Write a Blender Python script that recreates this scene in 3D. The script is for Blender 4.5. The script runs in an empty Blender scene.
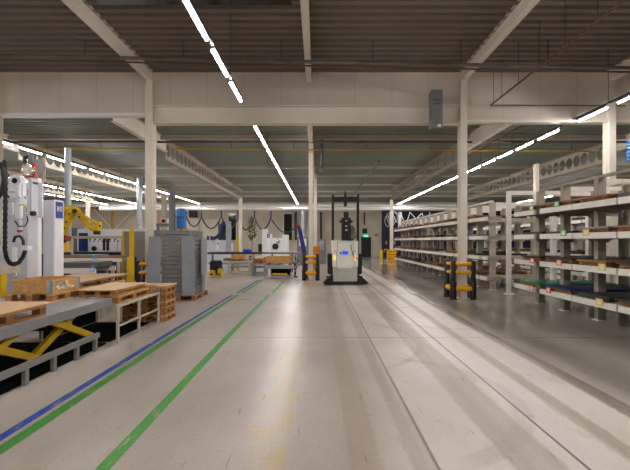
import bpy, bmesh, math, random
from mathutils import Vector, Matrix
R = random.Random(7)
scene = bpy.context.scene
COL = scene.collection
F, CX, CY, H = 420.0, 318.0, 241.0, 1.7          # focal length in px, vanishing point, camera height

def at(px, py, d):                                # a pixel of the photograph at depth d, in metres
    return Vector(((px - CX) / F * d, d, H - (py - CY) / F * d))
def wx(px, d): return (px - CX) / F * d
def wz(py, d): return H - (py - CY) / F * d

# ------------------------------------------------------------------ materials
def lin(c):
    return tuple((v / 12.92 if v <= .04045 else ((v + .055) / 1.055) ** 2.4) for v in c)
def rgb(r, g, b): return lin((r / 255, g / 255, b / 255))
MATS = {}
def mat(name, col, rough=.5, metal=0., var=.12, scale=4., bump=0., stretch=(1, 1, 1), emit=None, est=1., spec=None, bscale=None):
    if name in MATS: return MATS[name]
    m = bpy.data.materials.new(name); m.use_nodes = True
    nt = m.node_tree; N, L = nt.nodes, nt.links
    b = N['Principled BSDF']
    b.inputs['Roughness'].default_value = rough; b.inputs['Metallic'].default_value = metal
    if spec is not None: b.inputs['Specular IOR Level'].default_value = spec
    tc = N.new('ShaderNodeTexCoord'); mp = N.new('ShaderNodeMapping'); mp.inputs['Scale'].default_value = stretch
    L.new(tc.outputs['Object'], mp.inputs['Vector'])
    no = N.new('ShaderNodeTexNoise'); no.inputs['Scale'].default_value = scale; no.inputs['Detail'].default_value = 4
    L.new(mp.outputs['Vector'], no.inputs['Vector'])
    r = N.new('ShaderNodeValToRGB')
    r.color_ramp.elements[0].position = .3; r.color_ramp.elements[1].position = .7
    r.color_ramp.elements[0].color = (*[max(0, c * (1 - var)) for c in col], 1)
    r.color_ramp.elements[1].color = (*[min(1, c * (1 + var)) for c in col], 1)
    L.new(no.outputs['Fac'], r.inputs['Fac']); L.new(r.outputs['Color'], b.inputs['Base Color'])
    if bump:
        bn = N.new('ShaderNodeBump'); bn.inputs['Strength'].default_value = bump; bn.inputs['Distance'].default_value = .02
        L.new(no.outputs['Fac'], bn.inputs['Height']); L.new(bn.outputs['Normal'], b.inputs['Normal'])
    if emit:
        b.inputs['Emission Color'].default_value = (*emit, 1); b.inputs['Emission Strength'].default_value = est
    MATS[name] = m; return m

class NB:                                          # small node builder for the larger materials
    def __init__(s, name):
        s.m = bpy.data.materials.new(name); s.m.use_nodes = True; s.nt = s.m.node_tree
        s.N, s.L = s.nt.nodes, s.nt.links; s.b = s.N['Principled BSDF']; MATS[name] = s.m
        tc = s.N.new('ShaderNodeTexCoord'); s.co = tc.outputs['Object']
        sp = s.N.new('ShaderNodeSeparateXYZ'); s.L.new(s.co, sp.inputs[0]); s.x, s.y, s.z = sp.outputs
    def put(s, v, i):
        if hasattr(v, 'is_linked') or hasattr(v, 'links'): s.L.new(v, i)
        else: i.default_value = v
    def math(s, op, a, b=0., c=0., clamp=False):
        n = s.N.new('ShaderNodeMath'); n.operation = op; n.use_clamp = clamp
        for v, i in zip((a, b, c), n.inputs): s.put(v, i)
        return n.outputs[0]
    def noise(s, scale, detail=3, stretch=(1, 1, 1), rough=.5):
        mp = s.N.new('ShaderNodeMapping'); mp.inputs['Scale'].default_value = stretch; s.L.new(s.co, mp.inputs['Vector'])
        n = s.N.new('ShaderNodeTexNoise'); n.inputs['Scale'].default_value = scale; n.inputs['Detail'].default_value = detail; n.inputs['Roughness'].default_value = rough
        s.L.new(mp.outputs[0], n.inputs['Vector']); return n.outputs['Fac']
    def rng(s, v, a, b, c=0., d=1., smooth=True):
        n = s.N.new('ShaderNodeMapRange'); n.interpolation_type = 'SMOOTHSTEP' if smooth else 'LINEAR'
        s.put(v, n.inputs['Value'])
        for k, q in zip(('From Min', 'From Max', 'To Min', 'To Max'), (a, b, c, d)): n.inputs[k].default_value = q
        return n.outputs['Result']
    def band(s, v, c, w, soft):                    # 1 inside |v-c|<w
        d = s.math('ABSOLUTE', s.math('SUBTRACT', v, c))
        return s.rng(d, w, w + soft, 1., 0.)
    def mix(s, fac, a, b, mode='MIX'):
        n = s.N.new('ShaderNodeMix'); n.data_type = 'RGBA'; n.blend_type = mode
        s.put(fac, n.inputs[0])
        for v, i in ((a, n.inputs[6]), (b, n.inputs[7])):
            if isinstance(v, tuple): i.default_value = (*v[:3], 1)
            else: s.L.new(v, i)
        return n.outputs[2]

def floor_material():
    s = NB('polished_concrete')
    wob = s.math('MULTIPLY_ADD', s.noise(.5, 2, (.3, .25, 1)), .16, -.08)
    fine = s.math('MULTIPLY_ADD', s.noise(14, 4), .05, -.025)
    xw = s.math('ADD', s.math('ADD', s.x, wob), fine)
    cloud = s.noise(.7, 5, (1, .5, 1)); grain = s.noise(38, 4); blot = s.noise(2.6, 5, (1, .35, 1), .62)
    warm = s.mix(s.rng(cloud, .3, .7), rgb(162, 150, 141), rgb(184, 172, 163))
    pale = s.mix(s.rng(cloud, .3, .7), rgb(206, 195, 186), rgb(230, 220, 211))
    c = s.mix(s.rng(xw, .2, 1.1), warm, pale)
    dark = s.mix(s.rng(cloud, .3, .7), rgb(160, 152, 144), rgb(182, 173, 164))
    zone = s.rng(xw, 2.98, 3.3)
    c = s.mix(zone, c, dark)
    # worn tan wheel lanes
    for cx, w, k, col in ((3.10, .075, .9, rgb(118, 105, 90)), (2.48, .055, .8, rgb(158, 138, 114)), (1.66, .17, .62, rgb(150, 132, 112)),
                          (.80, .06, .5, rgb(146, 130, 112)), (.36, .09, .5, rgb(158, 140, 118)), (-.42, .12, .4, rgb(172, 148, 108))):
        lane = s.math('MULTIPLY', s.band(xw, cx, w, .07), s.rng(s.noise(9, 3, (1, .05, 1)), .25, .7, k * .7, k))
        c = s.mix(lane, c, col)
    # swerving tyre marks: arcs of circles
    for (ox, oy, rad, w, a, b2) in ((.55, 4.65, 1.55, .07, .9, 2.3), (-.3, 7.2, 2.0, .03, .8, 1.9), (2.9, 9.5, 1.4, .05, -5, 2.2)):
        dx = s.math('SUBTRACT', s.x, ox); dy = s.math('SUBTRACT', s.y, oy)
        rr = s.math('SQRT', s.math('ADD', s.math('MULTIPLY', dx, dx), s.math('MULTIPLY', dy, dy)))
        lane = s.math('MULTIPLY', s.math('MULTIPLY', s.band(rr, rad, w, .05), s.rng(s.x, a, a + .5)), .26)
        c = s.mix(lane, c, rgb(150, 132, 113))
    # joints sawn along the hall, plus a few across
    for cx, k in ((2.02, .9), (.9, .6)):
        c = s.mix(s.math('MULTIPLY', s.band(s.math('ADD', s.x, s.math('MULTIPLY', wob, .15)), cx, .007, .012), k), c, rgb(70, 60, 52))
        c = s.mix(s.math('MULTIPLY', s.band(s.x, cx - .04, .008, .03), k * .5), c, rgb(214, 203, 192))
    for cy in (7.4, 13.45, 19.5, 26):
        c = s.mix(s.math('MULTIPLY', s.band(s.y, cy, .01, .03), .35), c, rgb(90, 80, 70))
    # yellow paint spots along a lane and small scuffs
    spot = s.math('MULTIPLY', s.rng(s.noise(5, 4, (1, .6, 1)), .52, .60), s.band(xw, -.45, .16, .12))
    c = s.mix(s.math('MULTIPLY', spot, .42), c, rgb(188, 156, 92))
    spot2 = s.math('MULTIPLY', s.rng(s.noise(4, 4, (1, .5, 1)), .60, .70), s.rng(s.x, -2, 2.8, 1, 1))
    c = s.mix(s.math('MULTIPLY', spot2, .22), c, rgb(172, 148, 104))
    scr = s.rng(s.noise(5, 3, (5, .45, 1)), .67, .70)
    c = s.mix(s.math('MULTIPLY', scr, .4), c, rgb(92, 80, 70))
    scr2 = s.rng(s.noise(4, 3, (.8, 4, 1)), .69, .72)
    c = s.mix(s.math('MULTIPLY', scr2, .3), c, rgb(120, 106, 94))
    c = s.mix(.3, c, s.mix(grain, (0, 0, 0), (1, 1, 1)), 'SOFT_LIGHT')
    c = s.mix(.28, c, s.mix(blot, (.18, .17, .16), (.82, .81, .80)), 'SOFT_LIGHT')
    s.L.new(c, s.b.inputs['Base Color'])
    rgh = s.math('ADD', s.rng(zone, 0, 1, .31, .15, False), s.math('MULTIPLY_ADD', s.noise(1.1, 4, (1, .4, 1)), .10, -.05))
    s.L.new(rgh, s.b.inputs['Roughness']); s.b.inputs['Specular IOR Level'].default_value = .22
    bn = s.N.new('ShaderNodeBump'); bn.inputs['Strength'].default_value = .02; bn.inputs['Distance'].default_value = .004
    s.L.new(blot, bn.inputs['Height']); s.L.new(bn.outputs[0], s.b.inputs['Normal'])
    return s.m

def panel_material(name, col, pitch, axis='x', joint=(.3, .27, .23), k=.6, hz=0):
    s = NB(name)
    v = s.x if axis == 'x' else s.y
    fr = s.math('ABSOLUTE', s.math('SUBTRACT', s.math('FRACT', s.math('DIVIDE', v, pitch)), .5))
    cl = s.noise(.6, 5)
    c = s.mix(s.rng(cl, .3, .7), tuple(q * .9 for q in col), tuple(min(1, q * 1.06) for q in col))
    c = s.mix(s.math('MULTIPLY', s.rng(fr, .5 - .014 / pitch, .5), k), c, joint)
    if hz:
        fz = s.math('ABSOLUTE', s.math('SUBTRACT', s.math('FRACT', s.math('DIVIDE', s.z, hz)), .5))
        c = s.mix(s.math('MULTIPLY', s.rng(fz, .5 - .012 / hz, .5), k), c, joint)
    s.L.new(c, s.b.inputs['Base Color']); s.b.inputs['Roughness'].default_value = .6
    return s.m

cream = mat('cream_paint', rgb(226, 217, 203), .45, var=.05, scale=1.5)
creamd = mat('beige_paint', rgb(184, 169, 150), .5, var=.06, scale=1.5)
white = mat('white_paint', rgb(238, 235, 233), .4, var=.03)
whitem = mat('white_machine', rgb(244, 243, 248), .35, var=.03)
shade = mat('grey_and_shaded_white', rgb(212, 214, 224), .4, var=.04)  # pale grey parts, and a darker copy of the white for shaded faces
taupe = mat('taupe_rack_paint', rgb(158, 148, 134), .5, var=.08, scale=3)
rackw = mat('white_rack_paint', rgb(232, 227, 218), .45, var=.06, scale=5)
grey = mat('grey_steel', rgb(122, 122, 124), .45, .2, var=.08, scale=6)
greyb = mat('blue_grey_sheet', rgb(150, 154, 160), .5, .1, var=.06, scale=3)
dgrey = mat('dark_grey_steel', rgb(62, 61, 63), .5, .3, var=.1, scale=6)
slatm = mat('dark_tray_steel', rgb(134, 130, 132), .45, .3, var=.12, scale=5)
galv = mat('galvanised_duct', rgb(176, 182, 188), .35, .6, var=.1, scale=3)
black = mat('black_rubber', rgb(24, 24, 25), .5, var=.2)
blackp = mat('black_paint', rgb(20, 20, 22), .4, var=.15)
orange = mat('orange_plastic', rgb(255, 180, 18), .4, var=.06)
yellow = mat('yellow_paint', rgb(226, 184, 16), .4, var=.08)
blue = mat('blue_tarp', rgb(24, 112, 190), .5, var=.12, scale=3)
navy = mat('navy_paint', rgb(22, 44, 110), .45, var=.08)
indigo = mat('indigo_fabric', rgb(52, 42, 128), .8, var=.15, scale=12)
signblue = mat('sign_blue', rgb(30, 46, 150), .4, var=.03)
red = mat('red_paint', rgb(196, 62, 50), .45, var=.08)
chrome = mat('polished_metal', rgb(220, 214, 196), .22, .9, var=.05)
deckgal = mat('galvanised_roof_deck', rgb(130, 136, 128), .5, .1, var=.08, scale=.8)
decknear = mat('beige_roof_deck', rgb(116, 106, 95), .55, var=.08, scale=.8)
rust = mat('brown_pipe', rgb(104, 74, 54), .6, .2, var=.2, scale=8)
pipeg = mat('grey_pipe', rgb(104, 100, 92), .5, .3, var=.25, scale=2)
gasy = mat('yellow_gas_pipe', rgb(196, 150, 40), .5, var=.1)
wood = mat('pine_wood', rgb(196, 146, 86), .7, var=.28, scale=5, stretch=(3, 1, 6), bump=.1)
woodd = mat('weathered_wood', rgb(158, 110, 62), .75, var=.3, scale=6, stretch=(2, 2, 6), bump=.1)
ply = mat('plywood_sheet', rgb(206, 168, 128), .65, var=.08, scale=3, stretch=(1, 5, 1))
sheetd = mat('dark_grey_sheet', rgb(48, 45, 44), .45, var=.12)
sheetg = mat('grey_steel_sheet', rgb(140, 140, 140), .35, .4, var=.08)
sheetgreen = mat('green_sheet', rgb(18, 142, 96), .5, var=.06)
sheetblue = mat('blue_sheet', rgb(38, 54, 104), .5, var=.06)
sheettan = mat('hardboard_sheet', rgb(150, 108, 70), .6, var=.14)
platform = mat('worn_platform_steel', rgb(158, 156, 156), .45, .25, var=.12, scale=3, bump=.05)
rails = mat('grey_rail_paint', rgb(130, 128, 126), .5, var=.08)
frame_c = mat('cream_frame_paint', rgb(196, 186, 168), .5, var=.08)
agvw = mat('agv_white', rgb(236, 236, 228), .4, var=.03)
agvg = mat('agv_grey', rgb(192, 190, 180), .45, var=.04)
glass = mat('night_glass', rgb(14, 15, 20), .12, var=.1)
ivory = mat('ivory_panel', rgb(222, 212, 196), .5, var=.04)
leafm = mat('dark_leaf', rgb(40, 62, 34), .6, var=.35, scale=20)
skin = mat('skin_tone', rgb(198, 148, 122), .6, var=.05)
hairm = mat('dark_hair', rgb(40, 30, 26), .7, var=.2)
cloth1 = mat('black_workwear', rgb(30, 30, 36), .85, var=.15, scale=20)
cloth2 = mat('navy_workwear', rgb(32, 36, 56), .85, var=.15, scale=20)
def paint(name, col):
    s = NB(name); n1 = s.noise(7, 5, (1.6, .5, 1), .65); n2 = s.noise(30, 4)
    c = s.mix(s.rng(n2, .3, .7), tuple(q * .82 for q in col), tuple(q * 1.12 for q in col))
    c = s.mix(s.math('MULTIPLY', s.rng(n1, .54, .68), .75), c, rgb(168, 155, 144))
    s.L.new(c, s.b.inputs['Base Color']); s.b.inputs['Roughness'].default_value = .45; s.b.inputs['Specular IOR Level'].default_value = .3; return s.m
greenp = paint('green_floor_paint', rgb(70, 142, 60)); bluep = paint('blue_floor_paint', rgb(40, 76, 164))
clear = mat('smoked_guard_sheet', rgb(150, 146, 146), .3, var=.04)
mattblack = mat('matt_black', rgb(16, 16, 16), .95, spec=.05)
glow = mat('tube_glow', (1, 1, 1), .4, emit=(1., .975, .945), est=128.)
exitg = mat('exit_sign_glow', rgb(40, 190, 140), .4, emit=rgb(60, 220, 170), est=2.2)
amber = mat('amber_lamp', rgb(255, 170, 60), .4, emit=rgb(255, 170, 70), est=1.6)
screenb = mat('screen_blue', rgb(50, 80, 210), .3, emit=rgb(50, 80, 220), est=.7)
bluebox = mat('blue_plastic', rgb(36, 62, 226), .4, var=.05)
tagc = {'red': mat('red_tag', rgb(214, 40, 40), .5, var=.04), 'orange': mat('orange_tag', rgb(240, 110, 20), .5, var=.04), 'yellow': mat('yellow_tag', rgb(238, 210, 40), .5, var=.04),
        'green': mat('green_tag', rgb(110, 176, 90), .5, var=.04), 'blue': mat('blue_tag', rgb(70, 150, 220), .5, var=.04), 'paper': mat('paper', rgb(232, 226, 214), .7, var=.04)}

# ------------------------------------------------------------------ mesh helper
class MB:
    def __init__(s): s.v, s.f, s.sm = [], [], []
    def face(s, pts, smooth=False):
        i = len(s.v); s.v += [Vector(p) for p in pts]; s.f.append(list(range(i, i + len(pts)))); s.sm.append(smooth)
    def grid(s, pts, faces, smooth=False):
        i = len(s.v); s.v += [Vector(p) for p in pts]
        for f in faces: s.f.append([i + k for k in f]); s.sm.append(smooth)
        return s
    def box(s, x0, x1, y0, y1, z0, z1):
        x0, x1 = min(x0, x1), max(x0, x1); y0, y1 = min(y0, y1), max(y0, y1); z0, z1 = min(z0, z1), max(z0, z1)
        return s.grid([(x0, y0, z0), (x1, y0, z0), (x1, y1, z0), (x0, y1, z0), (x0, y0, z1), (x1, y0, z1), (x1, y1, z1), (x0, y1, z1)],
               [(0, 3, 2, 1), (4, 5, 6, 7), (0, 1, 5, 4), (1, 2, 6, 5), (2, 3, 7, 6), (3, 0, 4, 7)])
    def cham(s, x0, x1, y0, y1, z0, z1, c=.01):       # box with chamfered edges
        bm = bmesh.new(); bmesh.ops.create_cube(bm, size=1)
        for v in bm.verts:
            v.co = Vector(((x0 + x1) / 2 + v.co.x * abs(x1 - x0), (y0 + y1) / 2 + v.co.y * abs(y1 - y0), (z0 + z1) / 2 + v.co.z * abs(z1 - z0)))
        bmesh.ops.bevel(bm, geom=bm.edges[:], offset=min(c, .45 * min(abs(x1 - x0), abs(y1 - y0), abs(z1 - z0))), segments=2, affect='EDGES')
        return s.frombm(bm)
    def frombm(s, bm, smooth=False):
        bm.verts.index_update()
        s.grid([v.co.copy() for v in bm.verts], [[v.index for v in f.verts] for f in bm.faces], smooth); bm.free(); return s
    def prism(s, prof, a, b, axis='y'):               # closed 2-D profile pushed along an axis
        n = len(prof)
        def p(q, t):
            return {'y': (q[0], t, q[1]), 'x': (t, q[0], q[1]), 'z': (q[0], q[1], t)}[axis]
        return s.grid([p(q, a) for q in prof] + [p(q, b) for q in prof],
               [list(range(n)), list(range(2 * n - 1, n - 1, -1))] + [(k, n + k, n + (k + 1) % n, (k + 1) % n) for k in range(n)])
    def bar(s, p, q, w, h):                           # rectangular bar between two points
        p, q = Vector(p), Vector(q); d = (q - p).normalized()
        u = d.cross(Vector((0, 0, 1)))
        if u.length < 1e-4: u = Vector((1, 0, 0))
        u.normalize(); t = u.cross(d).normalized()
        c = [u * a * w / 2 + t * b * h / 2 for a, b in ((-1, -1), (1, -1), (1, 1), (-1, 1))]
        return s.grid([p + k for k in c] + [q + k for k in c], [(0, 1, 2, 3), (7, 6, 5, 4), (0, 4, 5, 1), (1, 5, 6, 2), (2, 6, 7, 3), (3, 7, 4, 0)])
    def tube(s, pts, r, n=10, cap=True):
        pts = [Vector(p) for p in pts]; m = len(pts); rs = r if isinstance(r, (list, tuple)) else [r] * m
        ref = None; V = []
        for k in range(m):
            d = (pts[min(k + 1, m - 1)] - pts[max(k - 1, 0)]).normalized()
            if ref is None:
                ref = d.cross(Vector((0, 0, 1)))
                if ref.length < 1e-3: ref = d.cross(Vector((0, 1, 0)))
            u = (ref - d * ref.dot(d)).normalized(); ref = u; t = d.cross(u)
            V += [pts[k] + (u * math.cos(2 * math.pi * a / n) + t * math.sin(2 * math.pi * a / n)) * rs[k] for a in range(n)]
        Fc = [(k * n + a, k * n + (a + 1) % n, (k + 1) * n + (a + 1) % n, (k + 1) * n + a) for k in range(m - 1) for a in range(n)]
        s.grid(V, Fc, True)
        if cap:
            s.grid(V[:n], [list(range(n - 1, -1, -1))]); s.grid(V[-n:], [list(range(n))])
        return s
    def rot(s, ang, c):                               # turn everything so far about a vertical line
        M = Matrix.Translation(Vector(c)) @ Matrix.Rotation(ang, 4, 'Z') @ Matrix.Translation(-Vector(c))
        s.v = [M @ v for v in s.v]; return s
    def build(s, name, m, parent=None):
        me = bpy.data.meshes.new(name)
        off = parent['_o'] if parent is not None and '_o' in parent else None
        org = Vector(off) if off is not None else Vector((0, 0, 0))
        me.from_pydata([v - org for v in s.v], [], s.f)
        bm = bmesh.new(); bm.from_mesh(me); bmesh.ops.remove_doubles(bm, verts=bm.verts[:], dist=1e-5); bmesh.ops.recalc_face_normals(bm, faces=bm.faces[:])
        sm = [f.smooth for f in bm.faces]; bm.to_mesh(me); bm.free()
        if any(s.sm):
            me.shade_smooth()
            try: me.set_sharp_from_angle(angle=math.radians(38))
            except Exception: pass
        me.materials.append(m)
        o = bpy.data.objects.new(name, me); COL.objects.link(o)
        if parent is not None:
            o.parent = parent
            if off is not None: o['_o'] = off
        return o

LABELS = {}
def tag(o, label=None, cat=None, group=None, kind=None):
    if label: o['label'] = label; LABELS.setdefault(label, []).append(o.name)
    if cat: o['category'] = cat
    if group: o['group'] = group
    if kind: o['kind'] = kind
    return o
def thing(name, loc, label, cat, group=None):
    o = bpy.data.objects.new(name, None); COL.objects.link(o); o.location = loc; o.empty_display_size = .1
    o['_o'] = [float(v) for v in loc]
    return tag(o, label, cat, group)
def struct(name, mb, m, label=None):
    o = mb.build(name, m); o['kind'] = 'structure'
    if label: o['label'] = label
    return o
def one(name, mb, m, label, cat, group=None):          # a thing that is one mesh
    return tag(mb.build(name, m), label, cat, group)
ORD = ['first', 'second', 'third', 'fourth', 'fifth', 'sixth', 'seventh', 'eighth', 'ninth', 'tenth', 'eleventh', 'twelfth', 'thirteenth', 'fourteenth', 'fifteenth',
       'sixteenth', 'seventeenth', 'eighteenth', 'nineteenth', 'twentieth', 'twenty-first', 'twenty-second', 'twenty-third', 'twenty-fourth', 'twenty-fifth']
def text(body, size, parent, m, loc, rz, name='lettering'):
    cu = bpy.data.curves.new(name, 'FONT'); cu.body = body; cu.size = size; cu.align_x = 'CENTER'; cu.align_y = 'CENTER'; cu.extrude = .001; cu.offset = .004
    tmp = bpy.data.objects.new(name + '_source', cu); COL.objects.link(tmp)
    me = bpy.data.meshes.new_from_object(tmp.evaluated_get(bpy.context.evaluated_depsgraph_get()))
    bpy.data.objects.remove(tmp); o = bpy.data.objects.new(name, me); COL.objects.link(o); me.materials.clear(); me.materials.append(m)
    o.rotation_euler = (math.pi / 2, 0, rz); org = Vector(parent['_o']) if '_o' in parent else Vector((0, 0, 0))
    o.location = Vector(loc) - org; o.parent = parent; o.scale = (.78, 1.25, 1)
    return o

# ------------------------------------------------------------------ the shell
YB, YJ = 45.0, 12.5                                    # back wall, wall where the low roof begins
XL, XR, YN = -32.0, 25.0, -20.0
Z1, Z2 = 6.72, 5.86
floor = struct('floor', MB().box(XL, XR, YN, YB + .2, -.2, 0), floor_material(), 'pale worn concrete hall floor')
def stripe(x0, x1, y0, y1, m, label, drift=0):
    b = MB(); n = 12
    for k in range(n):
        ya, yb = y0 + (y1 - y0) * k / n, y0 + (y1 - y0) * (k + 1) / n
        da, db = drift * max(0, ya - 8) / 10, drift * max(0, yb - 8) / 10
        b.grid([(x0 + da, ya, .002), (x1 + da, ya, .002), (x1 + db, yb, .002), (x0 + db, yb, .002)], [(0, 1, 2, 3)])
    o = b.build('floor_line', m, floor); o['label'] = label; return o
stripe(-2.79, -2.695, 2.0, 13.2, bluep, 'blue painted floor line', .1)
stripe(-2.64, -2.52, 2.0, 13.2, greenp, 'green painted floor line beside the blue one', .1)
stripe(-1.66, -1.55, 2.0, 13.2, greenp, 'single green painted floor line', .1)
stripe(-2.74, -2.645, 13.7, 18.4, bluep, 'far stretch of blue floor line', .1)
stripe(-2.59, -2.47, 13.7, 18.4, greenp, 'far stretch of green line beside the blue', .1)
stripe(-1.60, -1.49, 13.7, 17.6, greenp, 'far stretch of the single green line', .1)
cr = MB().box(-6, 3.0, 13.46, 13.52, .001, .002); o = cr.build('floor_line', mat('faint_floor_paint', rgb(160, 160, 120), .5, var=.2, scale=9), floor); o['label'] = 'faint green line across the floor'
cr = MB().box(-2.35, -1.95, 12.15, 12.25, .001, .002); o = cr.build('floor_line', greenp, floor); o['label'] = 'short green dash on the floor'

wallc = panel_material('back_wall_panels', rgb(206, 194, 174), 1.15, 'x', hz=1.5, k=.35)
struct('wall_back', MB().box(XL, XR, YB, YB + .2, 0, Z1), wallc, 'cream panelled far end wall')
struct('wall_left', MB().box(XL - .2, XL, YN, YB + .2, 0, Z1 + .2), panel_material('side_wall_panels', rgb(172, 158, 138), 1.2, 'y'))
struct('wall_right', MB().box(XR, XR + .2, YN, YB + .2, 0, Z1 + .2), MATS['side_wall_panels'])
struct('wall_front', MB().box(XL, XR, YN - .2, YN, 0, Z1 + .2), creamd)
def deck(y0, y1, z, m, pitch=.3, d=.07):
    b = MB(); n = int((y1 - y0) / pitch); pr = []
    for k in range(n):
        y = y0 + k * pitch
        pr += [(y, z), (y + pitch * .45, z), (y + pitch * .52, z + d), (y + pitch * .93, z + d)]
    pr += [(y1, z), (y1, z + .2), (y0, z + .2)]
    b.prism(pr, XL, XR, 'x'); return struct('ceiling', b, m)
deck(YN, YJ + .2, Z1, decknear)['label'] = 'corrugated roof deck over the higher bay'
deck(YJ + .2, YB + .2, Z2, deckgal)['label'] = 'corrugated roof deck over the lower hall'
upm = panel_material('upper_wall_panels', rgb(222, 210, 196), 1.1, 'x', k=.45)
struct('wall_upper', MB().box(XL, -4.94, YJ, YJ + .18, 5.46, Z1 + .1), upm, 'panelled wall band above the far hall')
struct('wall_upper', MB().box(-4.94, 4.26, YJ, YJ + .18, 5.3, Z1 + .1), upm, 'panelled wall band above the girder')
struct('wall_upper', MB().box(4.26, XR, YJ, YJ + .18, 5.28, Z1 + .1), upm, 'panelled wall band above the racks')
struct('trim_1', MB().box(XL, -5.06, YJ - .05, YJ + .2, 5.42, 5.50), white)
struct('trim_2', MB().box(4.4, XR, YJ - .05, YJ + .2, 5.22, 5.30), cream)
struct('window_1', MB().box(-4.6, -.55, 5.2, 8.85, Z1 - .05, Z1 - .01), glass, 'dark roof light in the near ceiling')

def ibeam_y(x, y0, y1, zb, zt, fw, m, name='roof_beam', label=None):
    t = .02; b = MB()
    b.prism([(x - fw / 2, zb), (x + fw / 2, zb), (x + fw / 2, zb + t), (x + .008, zb + t), (x + .008, zt - t), (x + fw / 2, zt - t), (x + fw / 2, zt), (x - fw / 2, zt),
             (x - fw / 2, zt - t), (x - .008, zt - t), (x - .008, zb + t), (x - fw / 2, zb + t)], y0, y1, 'y')
    return struct(name, b, m, label)
for x, l in ((-9.5, 'outermost'), (-4.94, 'second'), (-.27, 'middle'), (4.26, 'fourth'), (8.6, 'rack side')):
    ibeam_y(x, YN, YJ - .02, 6.40, Z1 + .02, .16, cream, label=l + ' roof beam of the near bay')
# girder across the middle opening
g = MB(); g.prism([(12.3, 5.15), (12.6, 5.15), (12.6, 5.18), (12.5, 5.18), (12.5, 5.66), (12.6, 5.66), (12.6, 5.69), (12.3, 5.69), (12.3, 5.66), (12.45, 5.66), (12.45, 5.18), (12.3, 5.18)], -4.84, 4.16, 'x')
struct('girder', g, cream, 'deep cream girder across the middle opening')
def column(x, y, zt, w=.19, d=.3, m=cream, label=None, z0=0.):
    t = .018; b = MB()
    b.prism([(x - w / 2, y - d / 2), (x + w / 2, y - d / 2), (x + w / 2, y - d / 2 + t), (x + .008, y - d / 2 + t), (x + .008, y + d / 2 - t), (x + w / 2, y + d / 2 - t), (x + w / 2, y + d / 2),
             (x - w / 2, y + d / 2), (x - w / 2, y + d / 2 - t), (x - .008, y + d / 2 - t), (x - .008, y - d / 2 + t), (x - w / 2, y - d / 2 + t)], z0, zt, 'z')
    if z0 == 0: b.box(x - w * .8, x + w * .8, y - d * .7, y + d * .7, 0, .02)
    return struct('column', b, m, label)
column(-9.5, YJ - .1, 6.4, label='cream steel column behind the white machine')
column(-4.94, YJ - .1, 6.4, .21, label='cream steel column behind the grey tray stack')
column(4.26, YJ - .1, 6.4, label='cream steel column beside the long rack')
column(8.6, YJ - .1, 6.4, label='cream steel column standing behind the near rack')
column(-.31, 18.2, Z2, .18, .26, label='slim cream column inside the aisle guard')
column(-.17, 26, Z2, .2, .26, label='slim cream column behind the guarded one')
column(-6.15, 33.3, 5.1, .24, .24, label='far cream column by the hanging cables')
column(5.95, 34, 5.1, .24, .24, label='far cream column with the orange sleeve')
column(-18.4, 33.6, 5.1, .26, .24, label='far cream column beyond the yellow robot')
column(-6.35, 18.3, 4.2, .2, .24, grey, label='grey post beside the blue tank')
column(-8.0, 21.8, 4.0, .2, .2, creamd, label='short cream post beside the grey post')
column(9.35, 18.0, 5.0, .16, .2, cream, label='white post rising above the racks')
b = MB(); b.box(-8.25, -6.2, 18.6, 18.8, 4.05, 4.25)

def cellbeam(x, y0, y1, zb, zt, label):
    t = .012; cell = .57; n = int((y1 - y0) / cell); h = zt - zb; zc = (zb + zt) / 2; b = MB(); seg = 16; r = h * .33
    for sx in (-t, t):
        for k in range(n):
            yc = y0 + (k + .5) * cell; ring = []; out = []
            for a in range(seg):
                th = 2 * math.pi * (a + .5) / seg; cx, sz = math.cos(th), math.sin(th)
                ring.append((x + sx, yc + cx * r, zc + sz * r))
                mxx = max(abs(cx) / (cell / 2), abs(sz) / (h / 2)); out.append((x + sx, yc + cx / mxx, zc + sz / mxx))
            b.grid(ring + out, [(a, (a + 1) % seg, seg + (a + 1) % seg, seg + a) for a in range(seg)])
            for (cy, cz) in ((1, 1), (-1, 1), (-1, -1), (1, -1)):     # corner fill
                corner = (x + sx, yc + cy * cell / 2, zc + cz * h / 2)
                best = sorted(range(seg), key=lambda a: (Vector(out[a]) - Vector(corner)).length)[:2]
                b.face([out[best[0]], corner, out[best[1]]])
    b.box(x - .09, x + .09, y0, y1, zb - .03, zb); b.box(x - .09, x + .09, y0, y1, zt, zt + .02)
    return struct('roof_beam', b, mat('dull_beam_paint', rgb(162, 149, 130), .55, var=.06), label)
for x, l in ((-18.3, 'outermost'), (-12.2, 'second'), (-6.2, 'third'), (5.95, 'fourth'), (12.1, 'rack side')):
    cellbeam(x, 17.1, 34.5, 5.02, Z2 - .02, l + ' pierced roof beam of the far hall')
    ibeam_y(x, YJ + .2, 17.1, 5.32, Z2, .18, cream, label=l + ' solid beam end of the far hall')
ibeam_y(-.28, YJ + .2, 26, 5.5, Z2, .16, cream, label='middle roof beam of the far hall')
for i, (y, s) in enumerate(((16.5, .14), (23.4, .09), (26.4, .09), (30.6, .09), (34.6, .12), (38.2, .12))):
    struct('roof_purlin', MB().box(XL, XR, y, y + .14, Z2 - s - .02, Z2 + .01), creamd, ORD[i] + ' pale purlin under the far roof')

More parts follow.
